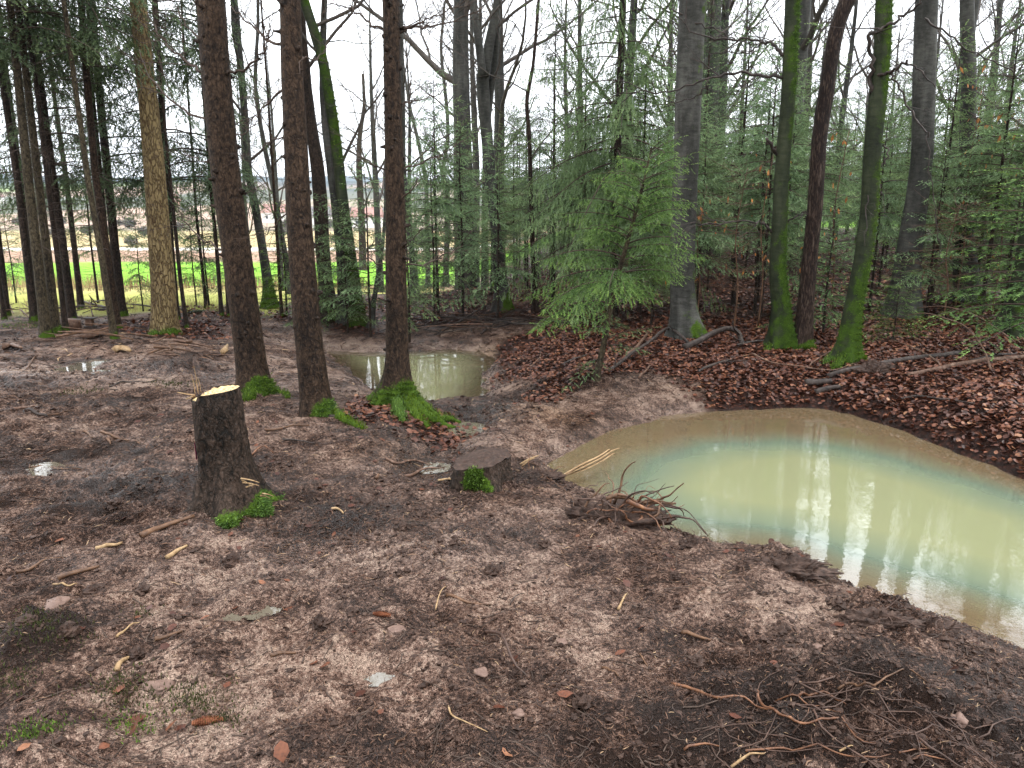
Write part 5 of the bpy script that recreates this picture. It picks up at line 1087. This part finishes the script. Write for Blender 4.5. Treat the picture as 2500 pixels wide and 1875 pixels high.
STK = [
 ([(345,1312),(400,1290),(475,1263)], 17, 'stick', 'thick reddish stick with torn pale end before the tall stump', 0), ([(235,1342),(268,1334),(300,1327)], 13, 'pale', 'pale peeled piece of wood in the mud before the tall stump', 0),
 ([(408,1365),(430,1350),(456,1335)], 14, 'pale', 'flat pale chip of wood beside the reddish stick', 0), ([(38,1398),(90,1382),(155,1362)], 9, 'stick', 'long pale-tipped twig among the soil lumps', 0),
 ([(142,1415),(190,1400),(243,1385)], 14, 'stick', 'half-buried reddish stick with pale broken tip', 0), ([(130,1428),(160,1430),(187,1427)], 6, 'pale', 'thin pale twig beside the half-buried reddish stick', 0),
 ([(286,1640),(305,1612),(335,1585)], 13, 'pale', 'short light brown stick lying at a slant in the mud', 0), ([(285,1556),(310,1538),(350,1520)], 7, 'pale', 'curved thin pale twig above the slanting stick', 0),
 ([(378,1563),(410,1556),(445,1543)], 13, 'stick', 'short reddish stick beside the curved pale twig', 0), ([(660,1603),(690,1597),(722,1596)], 11, 'stick', 'small round brown stick, almost straight, alone in the mud', 0),
 ([(25,1003),(55,999),(92,995)], 9, 'brownlog', 'orange-brown slat of wood lying by the dark branch', 0), ([(60,1008),(90,1013),(116,1019)], 11, 'log', 'short dark branch next to the orange-brown slat', 0), ([(115,1014),(150,1008),(177,1001)], 4, 'stick', 'thin twig running on from the short dark branch', 0),
 ([(207,1053),(215,1060),(226,1070)], 7, 'stick', 'short light stick beside a longer one on the open mud', 0), ([(247,1054),(275,1066),(315,1077)], 7, 'stick', 'light brown stick, longest of the small group on the open mud', 0), ([(263,1072),(268,1080),(270,1086)], 7, 'stick', 'stubby stick under the longer light brown stick', 0),
 ([(70,1142),(115,1142),(150,1146),(198,1146)], 5, 'stick', 'thin straight rod lying across the wet track', 0), ([(268,945),(295,933),(350,934),(392,930)], 5, 'log', 'bent dark branch on the flat mud behind the stump', 0), ([(90,870),(65,902),(75,880)], 4, 'stick', 'thin leaning twig beside the wet hollow', 0),
 ([(805,1018),(850,1022),(915,1018)], 8, 'log', 'dark smooth branch in the leaves between two near spruces', 0), ([(645,1050),(690,1048),(755,1040)], 8, 'stick', 'bark-brown stick beside the spruce with one mossy root', 0), ([(690,1075),(730,1080),(772,1084)], 5, 'log', 'thin straight dark stick on the mud before the spruce with one mossy root', 0),
 ([(615,1112),(640,1100),(668,1107)], 6, 'root', 'bowed reddish root sticking out of the mud right of the tall stump', .03), ([(940,1120),(975,1136),(1020,1132),(1055,1136)], 7, 'brownlog', 'brown root across the mud before the low stump', .01), ([(990,1165),(1030,1152),(1080,1145)], 9, 'brownlog', 'brown branch end leaning towards the low stump', .01),
 ([(810,1244),(825,1248),(838,1255)], 8, 'pale', 'little bent pale strip alone on the mud', .01), ([(918,1170),(922,1165),(925,1160)], 10, 'stick', 'tiny upright cut stub in the mud', 0),
 ([(1090,1455),(1130,1468),(1200,1478)], 9, 'stick', 'half-buried stick in the dark furrow', 0), ([(1063,1490),(1075,1460),(1090,1432)], 4, 'pale', 'thin yellowish stalk standing by the dark furrow', .02), ([(1245,1478),(1262,1465),(1278,1450)], 4, 'log', 'small dark twig pointing up from the mud', .02),
 ([(1510,1490),(1518,1472),(1530,1452)], 8, 'pale', 'short straight pale twig in the middle of the mud', 0), ([(1665,1545),(1700,1555),(1735,1565)], 11, 'stick', 'short reddish bark strip in a small hollow', 0), ([(1470,1632),(1490,1640),(1510,1652)], 8, 'stick', 'short orange-brown twig on the smooth mud', 0), ([(1562,1597),(1575,1620),(1588,1640)], 5, 'stick', 'thin reddish twig above the long orange root', 0),
 ([(1095,1725),(1105,1755),(1150,1775),(1190,1788)], 5, 'pale', 'yellowish looping root fibre near the dark hollow', .01), ([(965,1820),(990,1800),(1020,1778)], 5, 'stick', 'thin red-brown twig near the dark hollow', 0), ([(1185,1545),(1220,1575),(1245,1625),(1290,1660)], 10, 'darkroot', 'dark bent root rising from the hollow with hair roots', .05)]
for i, (pix, rp, mt, lab, hu) in enumerate(STK): stick(pix, rp, mt, lab, 'stick' if 'root' not in lab else 'root', 'stick' if 'root' not in lab else 'root', 'sticks on the mud', i, hump=hu, rough=.18)
RT = [([(1640,1670),(1700,1690),(1760,1708),(1830,1722),(1900,1740)], 8, 'root', 'long orange root leading into the root tangle', 0), ([(1850,1690),(1850,1705),(1890,1735),(1930,1755),(1990,1765),(2070,1785),(2180,1812)], 8, 'root', 'longest orange root crossing the tangle', .0), ([(1950,1700),(1990,1702),(2035,1715),(2065,1720)], 7, 'root', 'thick red root over the dark soil', .01),
 ([(1890,1715),(1960,1722),(2010,1735),(2060,1750)], 5, 'root', 'slim orange root above the longest root', .01), ([(1670,1832),(1720,1825),(1755,1823)], 7, 'root', 'short bright orange root, apart from the tangle', .01), ([(1785,1875),(1830,1850),(1865,1842)], 8, 'pale', 'pale yellow root at the lower end of the tangle', .01), ([(1820,1834),(1900,1832),(1960,1838),(2050,1850),(2130,1855),(2175,1842)], 6, 'root', 'wavy red root at the lower end of the tangle', .01),
 ([(2045,1685),(2080,1676),(2120,1678),(2160,1672),(2265,1668)], 8, 'stick', 'brown root with knob end lying on the rim of the tangle', .01), ([(2195,1838),(2230,1832),(2270,1828)], 5, 'root', 'short orange root by the muddy rim', .0), ([(2050,1835),(2065,1828),(2082,1822)], 6, 'pale', 'stubby yellow root bit', .0), ([(2230,1855),(2270,1850),(2310,1856)], 6, 'root', 'reddish root in the soft mud beside the tangle', .0)]
for i, (pix, rp, mt, lab, hu) in enumerate(RT): stick(pix, rp, mt, lab, 'root', 'root', 'roots in the foreground tangle', 60+i, hump=hu+.002, rough=.2)
GD = 'dark roots in the foreground tangle'
for i in range(36):
    px, py = g.normal(2010, 165), g.normal(1780, 52)
    if not (1640 < px < 2420 and 1660 < py < 1872): continue
    P2 = wander(flat(px, py, 0), g.normal(-.35, .7), .16+.3*g.random(), 7, g, .35); r = .0018+.0026*g.random(); P = lay(P2, r, g, -.001, .012*g.random())
    V, F = tube(P-P[0], np.linspace(r, r*.4, 8), 5, True, .2, i); mb = MB(); mb.add(V, F); link('root', mb.mesh('root', M['darkroot']), loc=P[0], label='thin dark root strand twisting over the soil of the tangle', cat='root', group=GD)
# logs and fallen branches on the leafy bank
LOGS = [([(2020,922),(2090,905),(2150,893),(2240,878),(2345,864)], 17, 'log', 'long dark fallen log on the leaves behind the soil heap', 1.0, 0), ([(2215,918),(2290,905),(2370,892),(2460,880),(2560,868)], 14, 'brownlog', 'long light brown fallen pole lying past the dark log', 1.2, 0),
  ([(1965,938),(1995,940),(2030,935)], 22, 'log', 'broken dark root wood at the pond bank', .8, 0), ([(1990,962),(2020,955),(2052,948)], 20, 'log', 'dark root stub lying under the broken root wood', .6, 0), ([(2200,975),(2240,970),(2300,978),(2380,987)], 8, 'log', 'curved dark branch on the leaf slope above the pond', .5, 0),
  ([(1670,852),(1720,845),(1770,828),(1800,830),(1812,842)], 20, 'log', 'thick bent fallen branch arching over the leaves by the big beech', .7, 2), ([(1490,905),(1540,880),(1600,845),(1632,825),(1660,833),(1680,840)], 11, 'log', 'long fallen branch ending in an arch beside the big beech', .9, 3), ([(1530,870),(1560,845),(1590,806)], 12, 'brownlog', 'light brown broken branch leaning against the long fallen branch', .7, 0),
  ([(1372,892),(1405,878),(1440,865)], 8, 'log', 'small dark branch on the leafy mound', .6, 0), ([(1285,905),(1315,880),(1322,858)], 6, 'brownlog', 'curved thin branch on the edge of the leafy mound', .5, 1), ([(1705,910),(1740,895),(1790,880)], 11, 'log', 'short grey-brown branch on the leaves below the big beech', .6, 1), ([(1560,925),(1580,905),(1590,895)], 8, 'brownlog', 'stubby branch at the foot of the leafy bank', .6, 0),
  ([(1180,808),(1240,795),(1330,775)], 7, 'log', 'long thin fallen stem beside the brush pile', .4, 2), ([(1075,812),(1120,790),(1190,765)], 7, 'log', 'dark pole leaning over the brush pile', .5, 2), ([(2385,712),(2430,709),(2482,711)], 13, 'brownlog', 'stacked brown log, upper of the pair beyond the dark trunk', .95, 0), ([(2380,722),(2430,721),(2490,722)], 12, 'log', 'stacked grey log lying before the brown one', .95, 0),
  ([(2395,702),(2440,700),(2478,701)], 8, 'log', 'thin grey pole behind the two stacked logs', .9, 0), ([(462,766),(480,764),(497,762)], 10, 'mossy', 'short mossy log at the meadow edge', .9, 0), ([(2370,885),(2420,875),(2480,868)], 12, 'log', 'mossy dark branch beside the light brown pole', .8, 2), ([(1800,845),(1840,838),(1880,832)], 10, 'log', 'dark branch on the leaves behind the mossy trunk', .6, 1),
  ([(860,905),(870,905),(890,900)], 5, 'log', 'small twig on the sloping bank of the smaller pond', .5, 0), ([(190,735),(225,745),(262,752)], 8, 'log', 'grey branch on the brush heap at the meadow edge', .6, 3)]
for i, (pix, rp, mt, lab, tp, tw_) in enumerate(LOGS): stick(pix, rp*.8, mt, lab, 'log' if rp > 11 else 'branch', 'log' if rp > 11 else 'branch', None, 120+i, taper=tp, n=10, rough=.1, twigs=tw_, hump=.12 if 'arch' in lab else .01)
# long arching stems on the right
for i, (pix, dp, lab) in enumerate([([(2420,905),(2400,850),(2360,800),(2310,778),(2260,765),(2210,770)], .3, 'thin arching stem springing from the pole over the leaves'), ([(2482,840),(2430,800),(2370,765),(2300,748),(2240,752)], .2, 'brown stem bowing low across the leaves'), ([(2300,898),(2250,865),(2190,840),(2140,825)], .0, 'light thin stem lying across the dark log'),
     ([(2345,722),(2400,713),(2450,715),(2510,722)], .2, 'pale bent stem before the stacked logs'), ([(1830,865),(1880,890),(1950,900),(2030,910),(2085,893)], 0, 'pale wavy twig lying before the leaning mossy trunk'), ([(1975,897),(2000,880),(2028,862)], 0, 'straight twig leaning on the roots of the leaning mossy trunk'), ([(1095,690),(1140,740),(1180,790),(1200,812)], 0, 'bowed thin sapling at the brush pile'), ([(1010,560),(1080,620),(1150,700),(1240,760)], .5, 'long bowed sapling arching over the brush pile')]):
    b = hit(*pix[0]) if i < 4 else hit(*pix[-1]) if i > 5 else hit(*pix[0]); pp = pix if i < 6 else pix[::-1]
    Q = smooth_path([onplane(a, c_, b[1]+dp*k) for k, (a, c_) in enumerate(pp)], 5)
    if i in (2, 4, 5): Q = np.array([hit(a, c_) for a, c_ in pp]); Q = smooth_path(Q, 5); Q[:, 2] += .03
    Q[:, 2] = np.maximum(Q[:, 2], H(Q[:, 0], Q[:, 1])+.008); Q[0, 2] = h1(Q[0, 0], Q[0, 1])
    V, F = tube(Q-b, np.linspace(.011, .004, len(Q)), 6, True, .1, i); mb = MB(); mb.add(V, F); link('stem', mb.mesh('stem', M['brownlog' if i != 6 else 'twig']), loc=b, label=lab, cat='stem')
# brush piles
def brush(px, py, n, L, rx, ry, label, seed, mat='log'):
    b = hit(px, py); g_ = np.random.default_rng(seed); root = link('brush_pile', None, loc=b, label=label, cat='brush')
    for i in range(n):
        x, y = g_.normal(0, rx), g_.normal(0, ry); a = g_.random()*6.283; l = L*(.4+g_.random()*.6); z = h1(b[0]+x, b[1]+y)-b[2]+.02+g_.random()*.22*math.exp(-(x/rx)**2)
        d = np.array([math.cos(a), math.sin(a)*.7, g_.normal(.05, .18)]); P = np.array([[x, y, z]-d*l*.5, [x, y, z+.02*l], [x, y, z]+d*l*.5])
        for p in P: p[2] = max(p[2], h1(b[0]+p[0], b[1]+p[1])-b[2]+.01)
        r = .008+.014*g_.random(); V, F = tube(smooth_path(P, 3), np.linspace(r, r*.4, 7), 5, True, .15, i); m_ = MB(); m_.add(V, F); link('branch', m_.mesh('branch', M[mat if i % 3 else 'brownlog']), root)
brush(1120, 805, 26, 1.9, .8, .35, 'low heap of brushwood on the leaves beyond the smaller pond', 1); brush(205, 763, 22, 1.2, .8, .4, 'low heap of brushwood between spruces at the meadow edge', 2); brush(60, 770, 16, 1.2, .8, .4, 'brown brush heap beside the spruce with thin leaning stem', 3, 'stick')
brush(250, 828, 14, .9, .45, .25, 'heap of sticks at the foot of the slim knobbly spruce', 4, 'stick'); brush(450, 868, 16, .6, .25, .15, 'torn roots and sticks on the flat mud behind the near leaning spruce', 5, 'stick')
# root clumps at the pond
def clump(px, py, label, nroots, size, seed, mats, spread, zoff=0.):
    b = hit(px, py); g_ = np.random.default_rng(seed); root = link('root_clump', None, loc=b, label=label, cat='roots')
    # soil body: lumpy, crumbly half ball
    n = 60; rows = 24; ph = np.linspace(0, math.pi*.5, rows)[:, None]; th = (np.arange(n)/n*2*math.pi)[None]
    D_ = np.stack([np.cos(th)*np.cos(ph), np.sin(th)*np.cos(ph), np.sin(ph)*np.ones_like(th)], -1); x_, y_, z_ = D_[..., 0], D_[..., 1], D_[..., 2]
    r = size*(1+.40*noise3(x_*1.8+seed, y_*1.8, z_*1.8, seed)+.25*noise3(x_*5+seed, y_*5, z_*5, seed+1)+.20*noise3(x_*11, y_*11, z_*11, seed+2)); r = r*(1+.05*g_.normal(0, 1, r.shape))
    V = (D_*r[..., None]*np.array([spread[0], spread[1], .62])+np.array([0, 0, -.035+zoff])).reshape(-1, 3)
    i = np.arange(rows-1)[:, None]*n+np.arange(n)[None]; j = np.arange(rows-1)[:, None]*n+(np.arange(n)+1)[None] % n
    m_ = MB(); m_.add(V, np.stack([i, j, j+n, i+n], -1).reshape(-1, 4)); link('soil', m_.mesh('soil', M['clod']), root)
    for k in range(nroots):
        s_ = V[g_.integers(n*4, len(V))]; a = g_.normal(-.7, 1.1); P = [s_*.8]; q = s_*1.02; d = np.array([math.cos(a), math.sin(a), .25+g_.normal(0, .3)])
        for t in range(6): d = d+g_.normal(0, .35, 3)+np.array([0, 0, -.12]); d /= np.linalg.norm(d); q = q+d*size*(.18+.2*g_.random()); P.append(q.copy())
        P = np.array(P); P[:, 2] = np.maximum(P[:, 2], -.10); r = size*(.018+.035*g_.random()**2); V2, F2 = tube(smooth_path(P, 3), np.linspace(r, r*.3, 19), 5, True, .15, k); m_ = MB(); m_.add(V2, F2); link('root', m_.mesh('root', M[mats[k % len(mats)]]), root)
    return root, b
rc, rb = clump(1500, 1262, 'tangle of torn roots hanging over the edge of the larger pond', 60, .19, 5, ('darkroot', 'root', 'darkroot', 'stick'), (1.5, .8))
for k, (pix, r0, mt) in enumerate([([(1485,1212),(1530,1215),(1560,1226),(1650,1229)], .013, 'stick'), ([(1480,1218),(1510,1208),(1540,1216),(1570,1245),(1590,1275)], .011, 'stick'), ([(1530,1222),(1570,1240),(1597,1245)], .015, 'root'), ([(1400,1285),(1440,1278),(1450,1240),(1470,1232)], .008, 'root'), ([(1560,1290),(1620,1280),(1635,1258)], .007, 'root'), ([(1475,1245),(1480,1270),(1500,1293)], .006, 'darkroot')]):
    Q = smooth_path(np.array([onplane(a, c_, rb[1]-.05*(k % 3)) for a, c_ in pix])-rb, 5); V, F = tube(Q, np.linspace(r0, r0*.5, len(Q)), 7, True, .18, k); m_ = MB(); m_.add(V, F); link('root', m_.mesh('root', M[mt]), rc)
clump(1702, 1322, 'small clod of soil with dark rootlets at the edge of the larger pond', 14, .065, 6, ('darkroot',), (1.3, .9)); clump(1318, 1158, 'tangle of reddish roots and soil beside the low stump', 24, .10, 7, ('root', 'darkroot', 'stick'), (1.5, .9)); clump(2130, 905, 'upturned heap of soil on the leaves by the dark log', 12, .16, 8, ('darkroot',), (1.2, .9))
clump(1925, 1378, 'lumpy dark heap of soil on the near shore of the larger pond', 8, .10, 9, ('darkroot',), (1.9, 1.1)); clump(1250, 1622, 'dark hollow clod with hair roots in the foreground mud', 12, .05, 10, ('darkroot', 'root'), (1.3, .9)); clump(2150, 1505, 'long dark lip of soil along the near shore', 6, .085, 11, ('darkroot',), (1.6, .8)); clump(2270, 1525, 'second lip of soil nearer the open water on the near shore', 6, .075, 12, ('darkroot',), (1.5, .8))
# clods lying free on the mud, one by one
def lump(px, py, size, label, mat='clod', name='soil_clod', cat='clod', group=None, seed=0, sq=(1, 1, .7)):
    b = hit(px, py); g_ = np.random.default_rng(seed); n = 18; rows = 12; ph = np.linspace(-1.3, 1.5, rows)[:, None]; th = (np.arange(n)/n*2*math.pi)[None]; soil = mat == 'clod'
    D_ = np.stack([np.cos(th)*np.cos(ph), np.sin(th)*np.cos(ph), np.sin(ph)*np.ones_like(th)], -1); x_, y_, z_ = D_[..., 0], D_[..., 1], D_[..., 2]
    r = size*(1+.5*noise3(x_*1.6+seed, y_*1.6, z_*1.6, seed)+(.35 if soil else .12)*noise3(x_*4+seed, y_*4, z_*4, seed+1)+(.2 if soil else .0)*noise3(x_*9, y_*9, z_*9, seed+2))
    V = (D_*r[..., None]*np.array(sq)+np.array([0, 0, size*sq[2]*.35])).reshape(-1, 3); i = np.arange(rows-1)[:, None]*n+np.arange(n)[None]; j = np.arange(rows-1)[:, None]*n+(np.arange(n)+1)[None] % n
    F = [np.stack([i, j, j+n, i+n], -1).reshape(-1, 4), np.arange((rows-1)*n, rows*n)[None]]; m_ = MB(); m_.add(V, F); return link(name, m_.mesh(name, M[mat], not soil), loc=b, rot=(0, 0, seed), label=label, cat=cat, group=group)
for k, (px, py, s_) in enumerate([(782,1526,.035),(1905,1550,.028),(1980,1585,.02),(1450,1360,.02),(350,1445,.03),(565,1375,.04),(280,1235,.035),(335,1605,.035),(1110,1330,.03),(985,1290,.03),(1330,1330,.03),(860,1500,.025),(1650,1410,.025),(2050,1480,.03),(1200,1400,.04),(230,1450,.04),(160,1545,.035),(70,1520,.03),(1700,1620,.03),(1420,1720,.03)]):
    lump(px, py, s_, 'lump of dark wet soil lying loose on the trampled mud', group='loose lumps on the mud', seed=k+1)
for k, (px, py, s_, lab) in enumerate([(1172,1642,.028,'smooth pinkish stone beside the dark hollow clod'), (970,1540,.03,'cracked light pebble near the spruce cone'), (1995,1582,.022,'yellowish pebble on the smooth mud before the larger pond'), (1372,1568,.022,'small pinkish pebble in the middle of the mud'), (1268,1745,.02,'buff pebble in a dark pit'), (2342,1760,.028,'pale pebble at the end of a thin root'), (140,1480,.05,'flat reddish stone half sunk in the mud'), (385,1682,.04,'flat purple-brown piece of bark or stone among the moss')]):
    lump(px, py, s_, lab, 'stone', 'stone', 'stone', None, k+40, (1.2, .9, .45))
def cone(px, py, L, label, seed):
    b = hit(px, py); mb = MB(); n = 9; rows = 14; a0 = random.random()*.6-.3
    for i in range(rows):
        t = i/(rows-1); r = L*.17*math.sin(math.pi*(.12+.8*t))**.7
        for k in range(n):
            a = (k+.5*(i % 2))/n*6.283; c_ = np.array([L*(t-.5), math.cos(a)*r, math.sin(a)*r]); o = np.array([.35, math.cos(a), math.sin(a)]); tn = np.array([0, -math.sin(a), math.cos(a)]); w_ = r*.42+.001
            mb.add([c_*[1, .6, .6]-tn*w_, c_*[1, .6, .6]+tn*w_, c_+o*L*.03+np.array([L*.06, 0, 0])+tn*w_*.4, c_+o*L*.03+np.array([L*.06, 0, 0])-tn*w_*.4], np.array([[0, 1, 2, 3]]))
    V, F = tube([[-L*.48, 0, 0], [0, 0, 0], [L*.46, 0, 0]], [L*.06, L*.14, L*.05], 8); mb.add(V, F)
    link('spruce_cone', mb.mesh('spruce_cone', M['cone'], False), loc=b+np.array([0, 0, L*.12]), rot=(0, 0, a0), label=label, cat='cone')
cone(931, 1504, .07, 'reddish spruce cone lying alone on the mud', 1); cone(505, 1768, .09, 'grey-brown spruce cone among the brown leaves', 2)
# moss and leaf scraps in the foreground
MSV = {'dullmoss': MB(), 'moss': MB()}
for k, (px, py, n, r) in enumerate([(110,1530,900,.13),(300,1690,1100,.11),(480,1715,1100,.11),(85,1800,700,.07),(330,1775,500,.08),(560,1760,400,.07),(345,1505,200,.05),(190,960,300,.2),(420,937,350,.2),(30,1670,500,.08),(1160,940,300,.15),(60,795,900,.5)]):
    b = hit(px, py); g_ = np.random.default_rng(k+5); x = b[0]+g_.normal(0, r*.6, 160); y = b[1]+g_.normal(0, r*.45, 160); V = np.stack([x, y, H(x, y)], -1); N_ = np.zeros_like(V); N_[:, 2] = 1
    q = fuzz(V, N_, np.ones(160), n, .009 if r < .15 else .02, k); MSV['dullmoss' if k not in (3, 4, 11) else 'moss'].add(q[0], q[1], tone=q[2])
link('moss_scraps', MSV['dullmoss'].mesh('moss_scraps', M['dullmoss']), kind='stuff', label='torn scraps of dull green moss pressed into the mud', cat='moss'); link('moss_scraps', MSV['moss'].mesh('moss_scraps', M['moss']), kind='stuff', label='bright scraps of living moss on the ground', cat='moss')
GLF = 'single brown leaves on the mud'
for k, (px, py, s_) in enumerate([(335,1760,.05),(318,1785,.05),(420,1778,.055),(440,1780,.045),(505,1760,.05),(255,1830,.04),(690,1840,.05),(60,1830,.04),(500,1515,.045),(420,1535,.04),(640,1425,.04),(1220,1735,.05),(1240,1840,.04),(860,1545,.035),(590,1270,.06),(575,1290,.06),(560,1275,.05),(200,1535,.04),(2330,1640,.04),(700,1420,.04)]):
    b = hit(px, py); g_ = np.random.default_rng(k+300); m_ = MB(); leaves(m_, np.array([b[0]]), np.array([b[1]]), g_, (s_, s_*1.3), .35, .004, (.5, .25)); V = m_.V[0]-b.astype(np.float32); m_.V = [V]
    link('fallen_leaf', m_.mesh('fallen_leaf', M['leaf']), loc=b, label='single wet brown leaf lying on the trampled mud', cat='leaf', group=GLF)
# torn wood by the row of spruces, pale block, plank bench
for k, (pix, w_, lab) in enumerate([([(215,828),(240,820),(268,815)], .16, 'torn orange-brown slab of wood at the foot of the slim knobbly spruce'), ([(282,862),(300,858),(318,866)], .10, 'pale sawn block of wood on the flat mud'), ([(8,856),(30,852),(55,858)], .05, 'orange strip of wood on the dark mud by the spruce row'), ([(545,870),(550,860),(556,850)], .05, 'pale splintered piece of wood behind the near leaning spruce')]):
    A = np.array([hit(a, c_) for a, c_ in pix]); b = A[0].copy(); A[:, 2] += .05; V, F = splinter(A-b, w_, .05, k+90, .5); m_ = MB(); m_.add(V, F); link('wood_chunk', m_.mesh('wood_chunk', M['brownlog' if k in (0, 2) else 'pale']), loc=b, label=lab, cat='wood')
b = hit(221, 801); root = link('plank_bench', None, loc=b, label='little low bench of one plank on a stubby block between the spruces', cat='bench')
def box(parent, name, c_, s_, mat):
    x, y, z = np.array(s_)/2; V = np.array([[i, j, k] for i in (-x, x) for j in (-y, y) for k in (-z, z)])+np.array(c_); F = np.array([[0, 1, 3, 2], [4, 6, 7, 5], [0, 4, 5, 1], [2, 3, 7, 6], [0, 2, 6, 4], [1, 5, 7, 3]]); m_ = MB(); m_.add(V, F); return link(name, m_.mesh(name, M[mat], False), parent)
box(root, 'seat', (0, 0, .16), (.20, .12, .018), 'log'); box(root, 'block', (0, 0, .095), (.10, .08, .11), 'brownlog'); box(root, 'foot', (0, 0, .02), (.16, .1, .03), 'log')
b = hit(178, 803); V, F = tube([[0, 0, -.02], [0, 0, .10], [.005, 0, .15]], [.13, .12, .12], 14, True, .05, 3); m_ = MB(); m_.add(V, F); link('chopping_block', m_.mesh('chopping_block', M['brownlog']), loc=b, label='low round chopping block beside the little plank bench', cat='block')
# dry grass along the field margin, hanging leaves
mb = MB(); gg = np.random.default_rng(9)
def grass(x, y, hgt, n):
    for _ in range(n):
        a = gg.random()*6.28; p = np.array([x+gg.normal(0, .25), y+gg.normal(0, .25), 0]); p[2] = -99; yield p, a, hgt*(.5+gg.random())
PG = []
for _ in range(340):
    y = gg.uniform(40, 47); x = gg.uniform(-.68, -.2)*y; PG += list(grass(x, y, .7, 5))
for _ in range(120):
    y = gg.uniform(15.5, 18); x = gg.uniform(-.66, -.38)*y; PG += list(grass(x, y, .16, 6))
P = np.array([p for p, _, _ in PG]); P[:, 2] = H(P[:, 0], P[:, 1]); aa = np.array([a for _, a, _ in PG]); hh = np.array([h for _, _, h in PG])[:, None]
d = np.stack([np.cos(aa), np.sin(aa), np.zeros(len(aa))], -1); V = np.stack([P-d*hh*.03, P+d*hh*.03, P+np.array([0, 0, 1.])*hh+d[:, [1, 0, 2]]*hh*.3], 1).reshape(-1, 3)
mb.add(V, np.arange(len(V)).reshape(-1, 3), tone=np.repeat(gg.random(len(P)), 3)); link('dry_grass', mb.mesh('dry_grass', M['drygrass']), kind='stuff', label='dry grass along the field margin', cat='grass')
# ------------------------------------------------------------------ houses of the village and far trees
def house(px, y, w_, dpth, h_, lab, wall, roof):
    x = (px-CX)/FPX*y; z = h1(x, y); root = link('house', None, loc=(x, y, z-.3), label=lab, cat='house'); m_ = MB()
    box_ = lambda nm, c_, s_, mt, par=root: box(par, nm, c_, s_, mt)
    box_('wall', (0, 0, h_/2), (w_, dpth, h_), wall)
    V = np.array([[-w_*.54, -dpth*.56, h_], [w_*.54, -dpth*.56, h_], [w_*.54, 0, h_+dpth*.45], [-w_*.54, 0, h_+dpth*.45], [-w_*.54, dpth*.56, h_], [w_*.54, dpth*.56, h_]]); m_.add(V, [np.array([[0, 1, 2, 3], [3, 2, 5, 4], [0, 4, 5, 1]]), np.array([[0, 3, 4], [1, 5, 2]])]); rf = link('roof', m_.mesh('roof', M[roof], False), root)
    box_('chimney', (w_*.2, 0, h_+dpth*.45), (.7, .7, 1.6), 'wallred', rf)
    for i in range(3): wd = box_('window', (-w_*.3+i*w_*.3, -dpth/2-.03, h_*.55), (1.1, .1, 1.3), 'glassd')
for nm, c_ in (('wallw', (.62, .60, .56)), ('wallred', (.30, .17, .13)), ('roofred', (.24, .12, .095)), ('roofgrey', (.12, .11, .11)), ('glassd', (.03, .035, .04))):
    q = NT(nm); M[nm] = q.done(q.pbr(c_, .7))
for a in [(775,330,14,9,5,'long white house with dark roof beyond the fields','wallw','roofgrey'), (815,345,10,9,5,'white house seen between the dark broad trunk and the mossy trunk','wallw','roofred'), (905,330,12,9,4.5,'red-roofed house beside the gnarled oak','wallw','roofred'), (930,350,9,8,4.5,'small red-walled house near the red-roofed house','wallred','roofgrey'), (15,700,16,11,6,'red-roofed farmhouse on the far slope behind the row of spruces','wallw','roofred'), (430,520,14,10,5,'red-roofed barn on the far slope behind the plated pine','wallred','roofred'), (690,380,12,9,5,'white farmhouse in the fields behind the brown spruce','wallw','roofred')]: house(*a)
def kind_far(seed):
    g_ = np.random.default_rng(seed); m_ = MB(); n = 700; p = g_.normal(0, 1, (n, 3)); p /= np.linalg.norm(p, axis=1)[:, None]; p *= (g_.random(n)**.4)[:, None]; p = p*np.array([3.4, 2.6, 1.9])+np.array([0, 0, 2.4]); a = g_.normal(0, .28, (n, 3)); b_ = g_.normal(0, .28, (n, 3))
    m_.add(np.stack([p-a, p+a, p+b_], 1).reshape(-1, 3), np.arange(3*n).reshape(-1, 3), tone=np.repeat(g_.random(n)*.5, 3)); t = MB(); V, F = tube([[0, 0, -.3], [0, 0, 2], [.1, 0, 4.5]], [.3, .22, .1], 7); t.add(V, F, moss=0.); return [('trunk', t.mesh('trunk', M['beech']), None), ('crown', m_.mesh('crown', M['farcrown']), 'stuff')]
M['farcrown'] = mat_leafcol('far_crowns', [(0., (.09, .08, .06)), (.5, (.14, .13, .10)), (1., (.20, .19, .14))], .9)
KF = [kind_far(1), kind_far(2)]
for i in range(40):
    y = random.choice([185, 240, 310, 340, 400, 480, 620, 800])*random.uniform(.95, 1.05); px = random.uniform(-60, 1150); put(KF[i % 2], (px-CX)/FPX*y, y, random.uniform(.5, 1.1), 'far_tree', 'bushy tree among the far fields', 'tree', 'trees among the far fields')

# ------------------------------------------------------------------ the air
lo, hi = np.array([-5150., -55., -8.]), np.array([5150., 7500., 190.]); V = np.array([[(lo, hi)[i][0], (lo, hi)[j][1], (lo, hi)[k][2]] for i in (0, 1) for j in (0, 1) for k in (0, 1)])
m_ = MB(); m_.add(V, np.array([[0, 1, 3, 2], [4, 6, 7, 5], [0, 4, 5, 1], [2, 3, 7, 6], [0, 2, 6, 4], [1, 5, 7, 3]]))
hm = bpy.data.materials.new('haze'); hm.use_nodes = True; hm.node_tree.nodes.clear(); o_ = hm.node_tree.nodes.new('ShaderNodeOutputMaterial'); pv = hm.node_tree.nodes.new('ShaderNodeVolumePrincipled')
pv.inputs['Color'].default_value = (.80, .88, 1., 1); pv.inputs['Density'].default_value = .00015; hm.node_tree.links.new(pv.outputs[0], o_.inputs['Volume'])
link('haze', m_.mesh('haze', hm, False), kind='stuff', label='thin pale haze lying over the far hills', cat='haze')
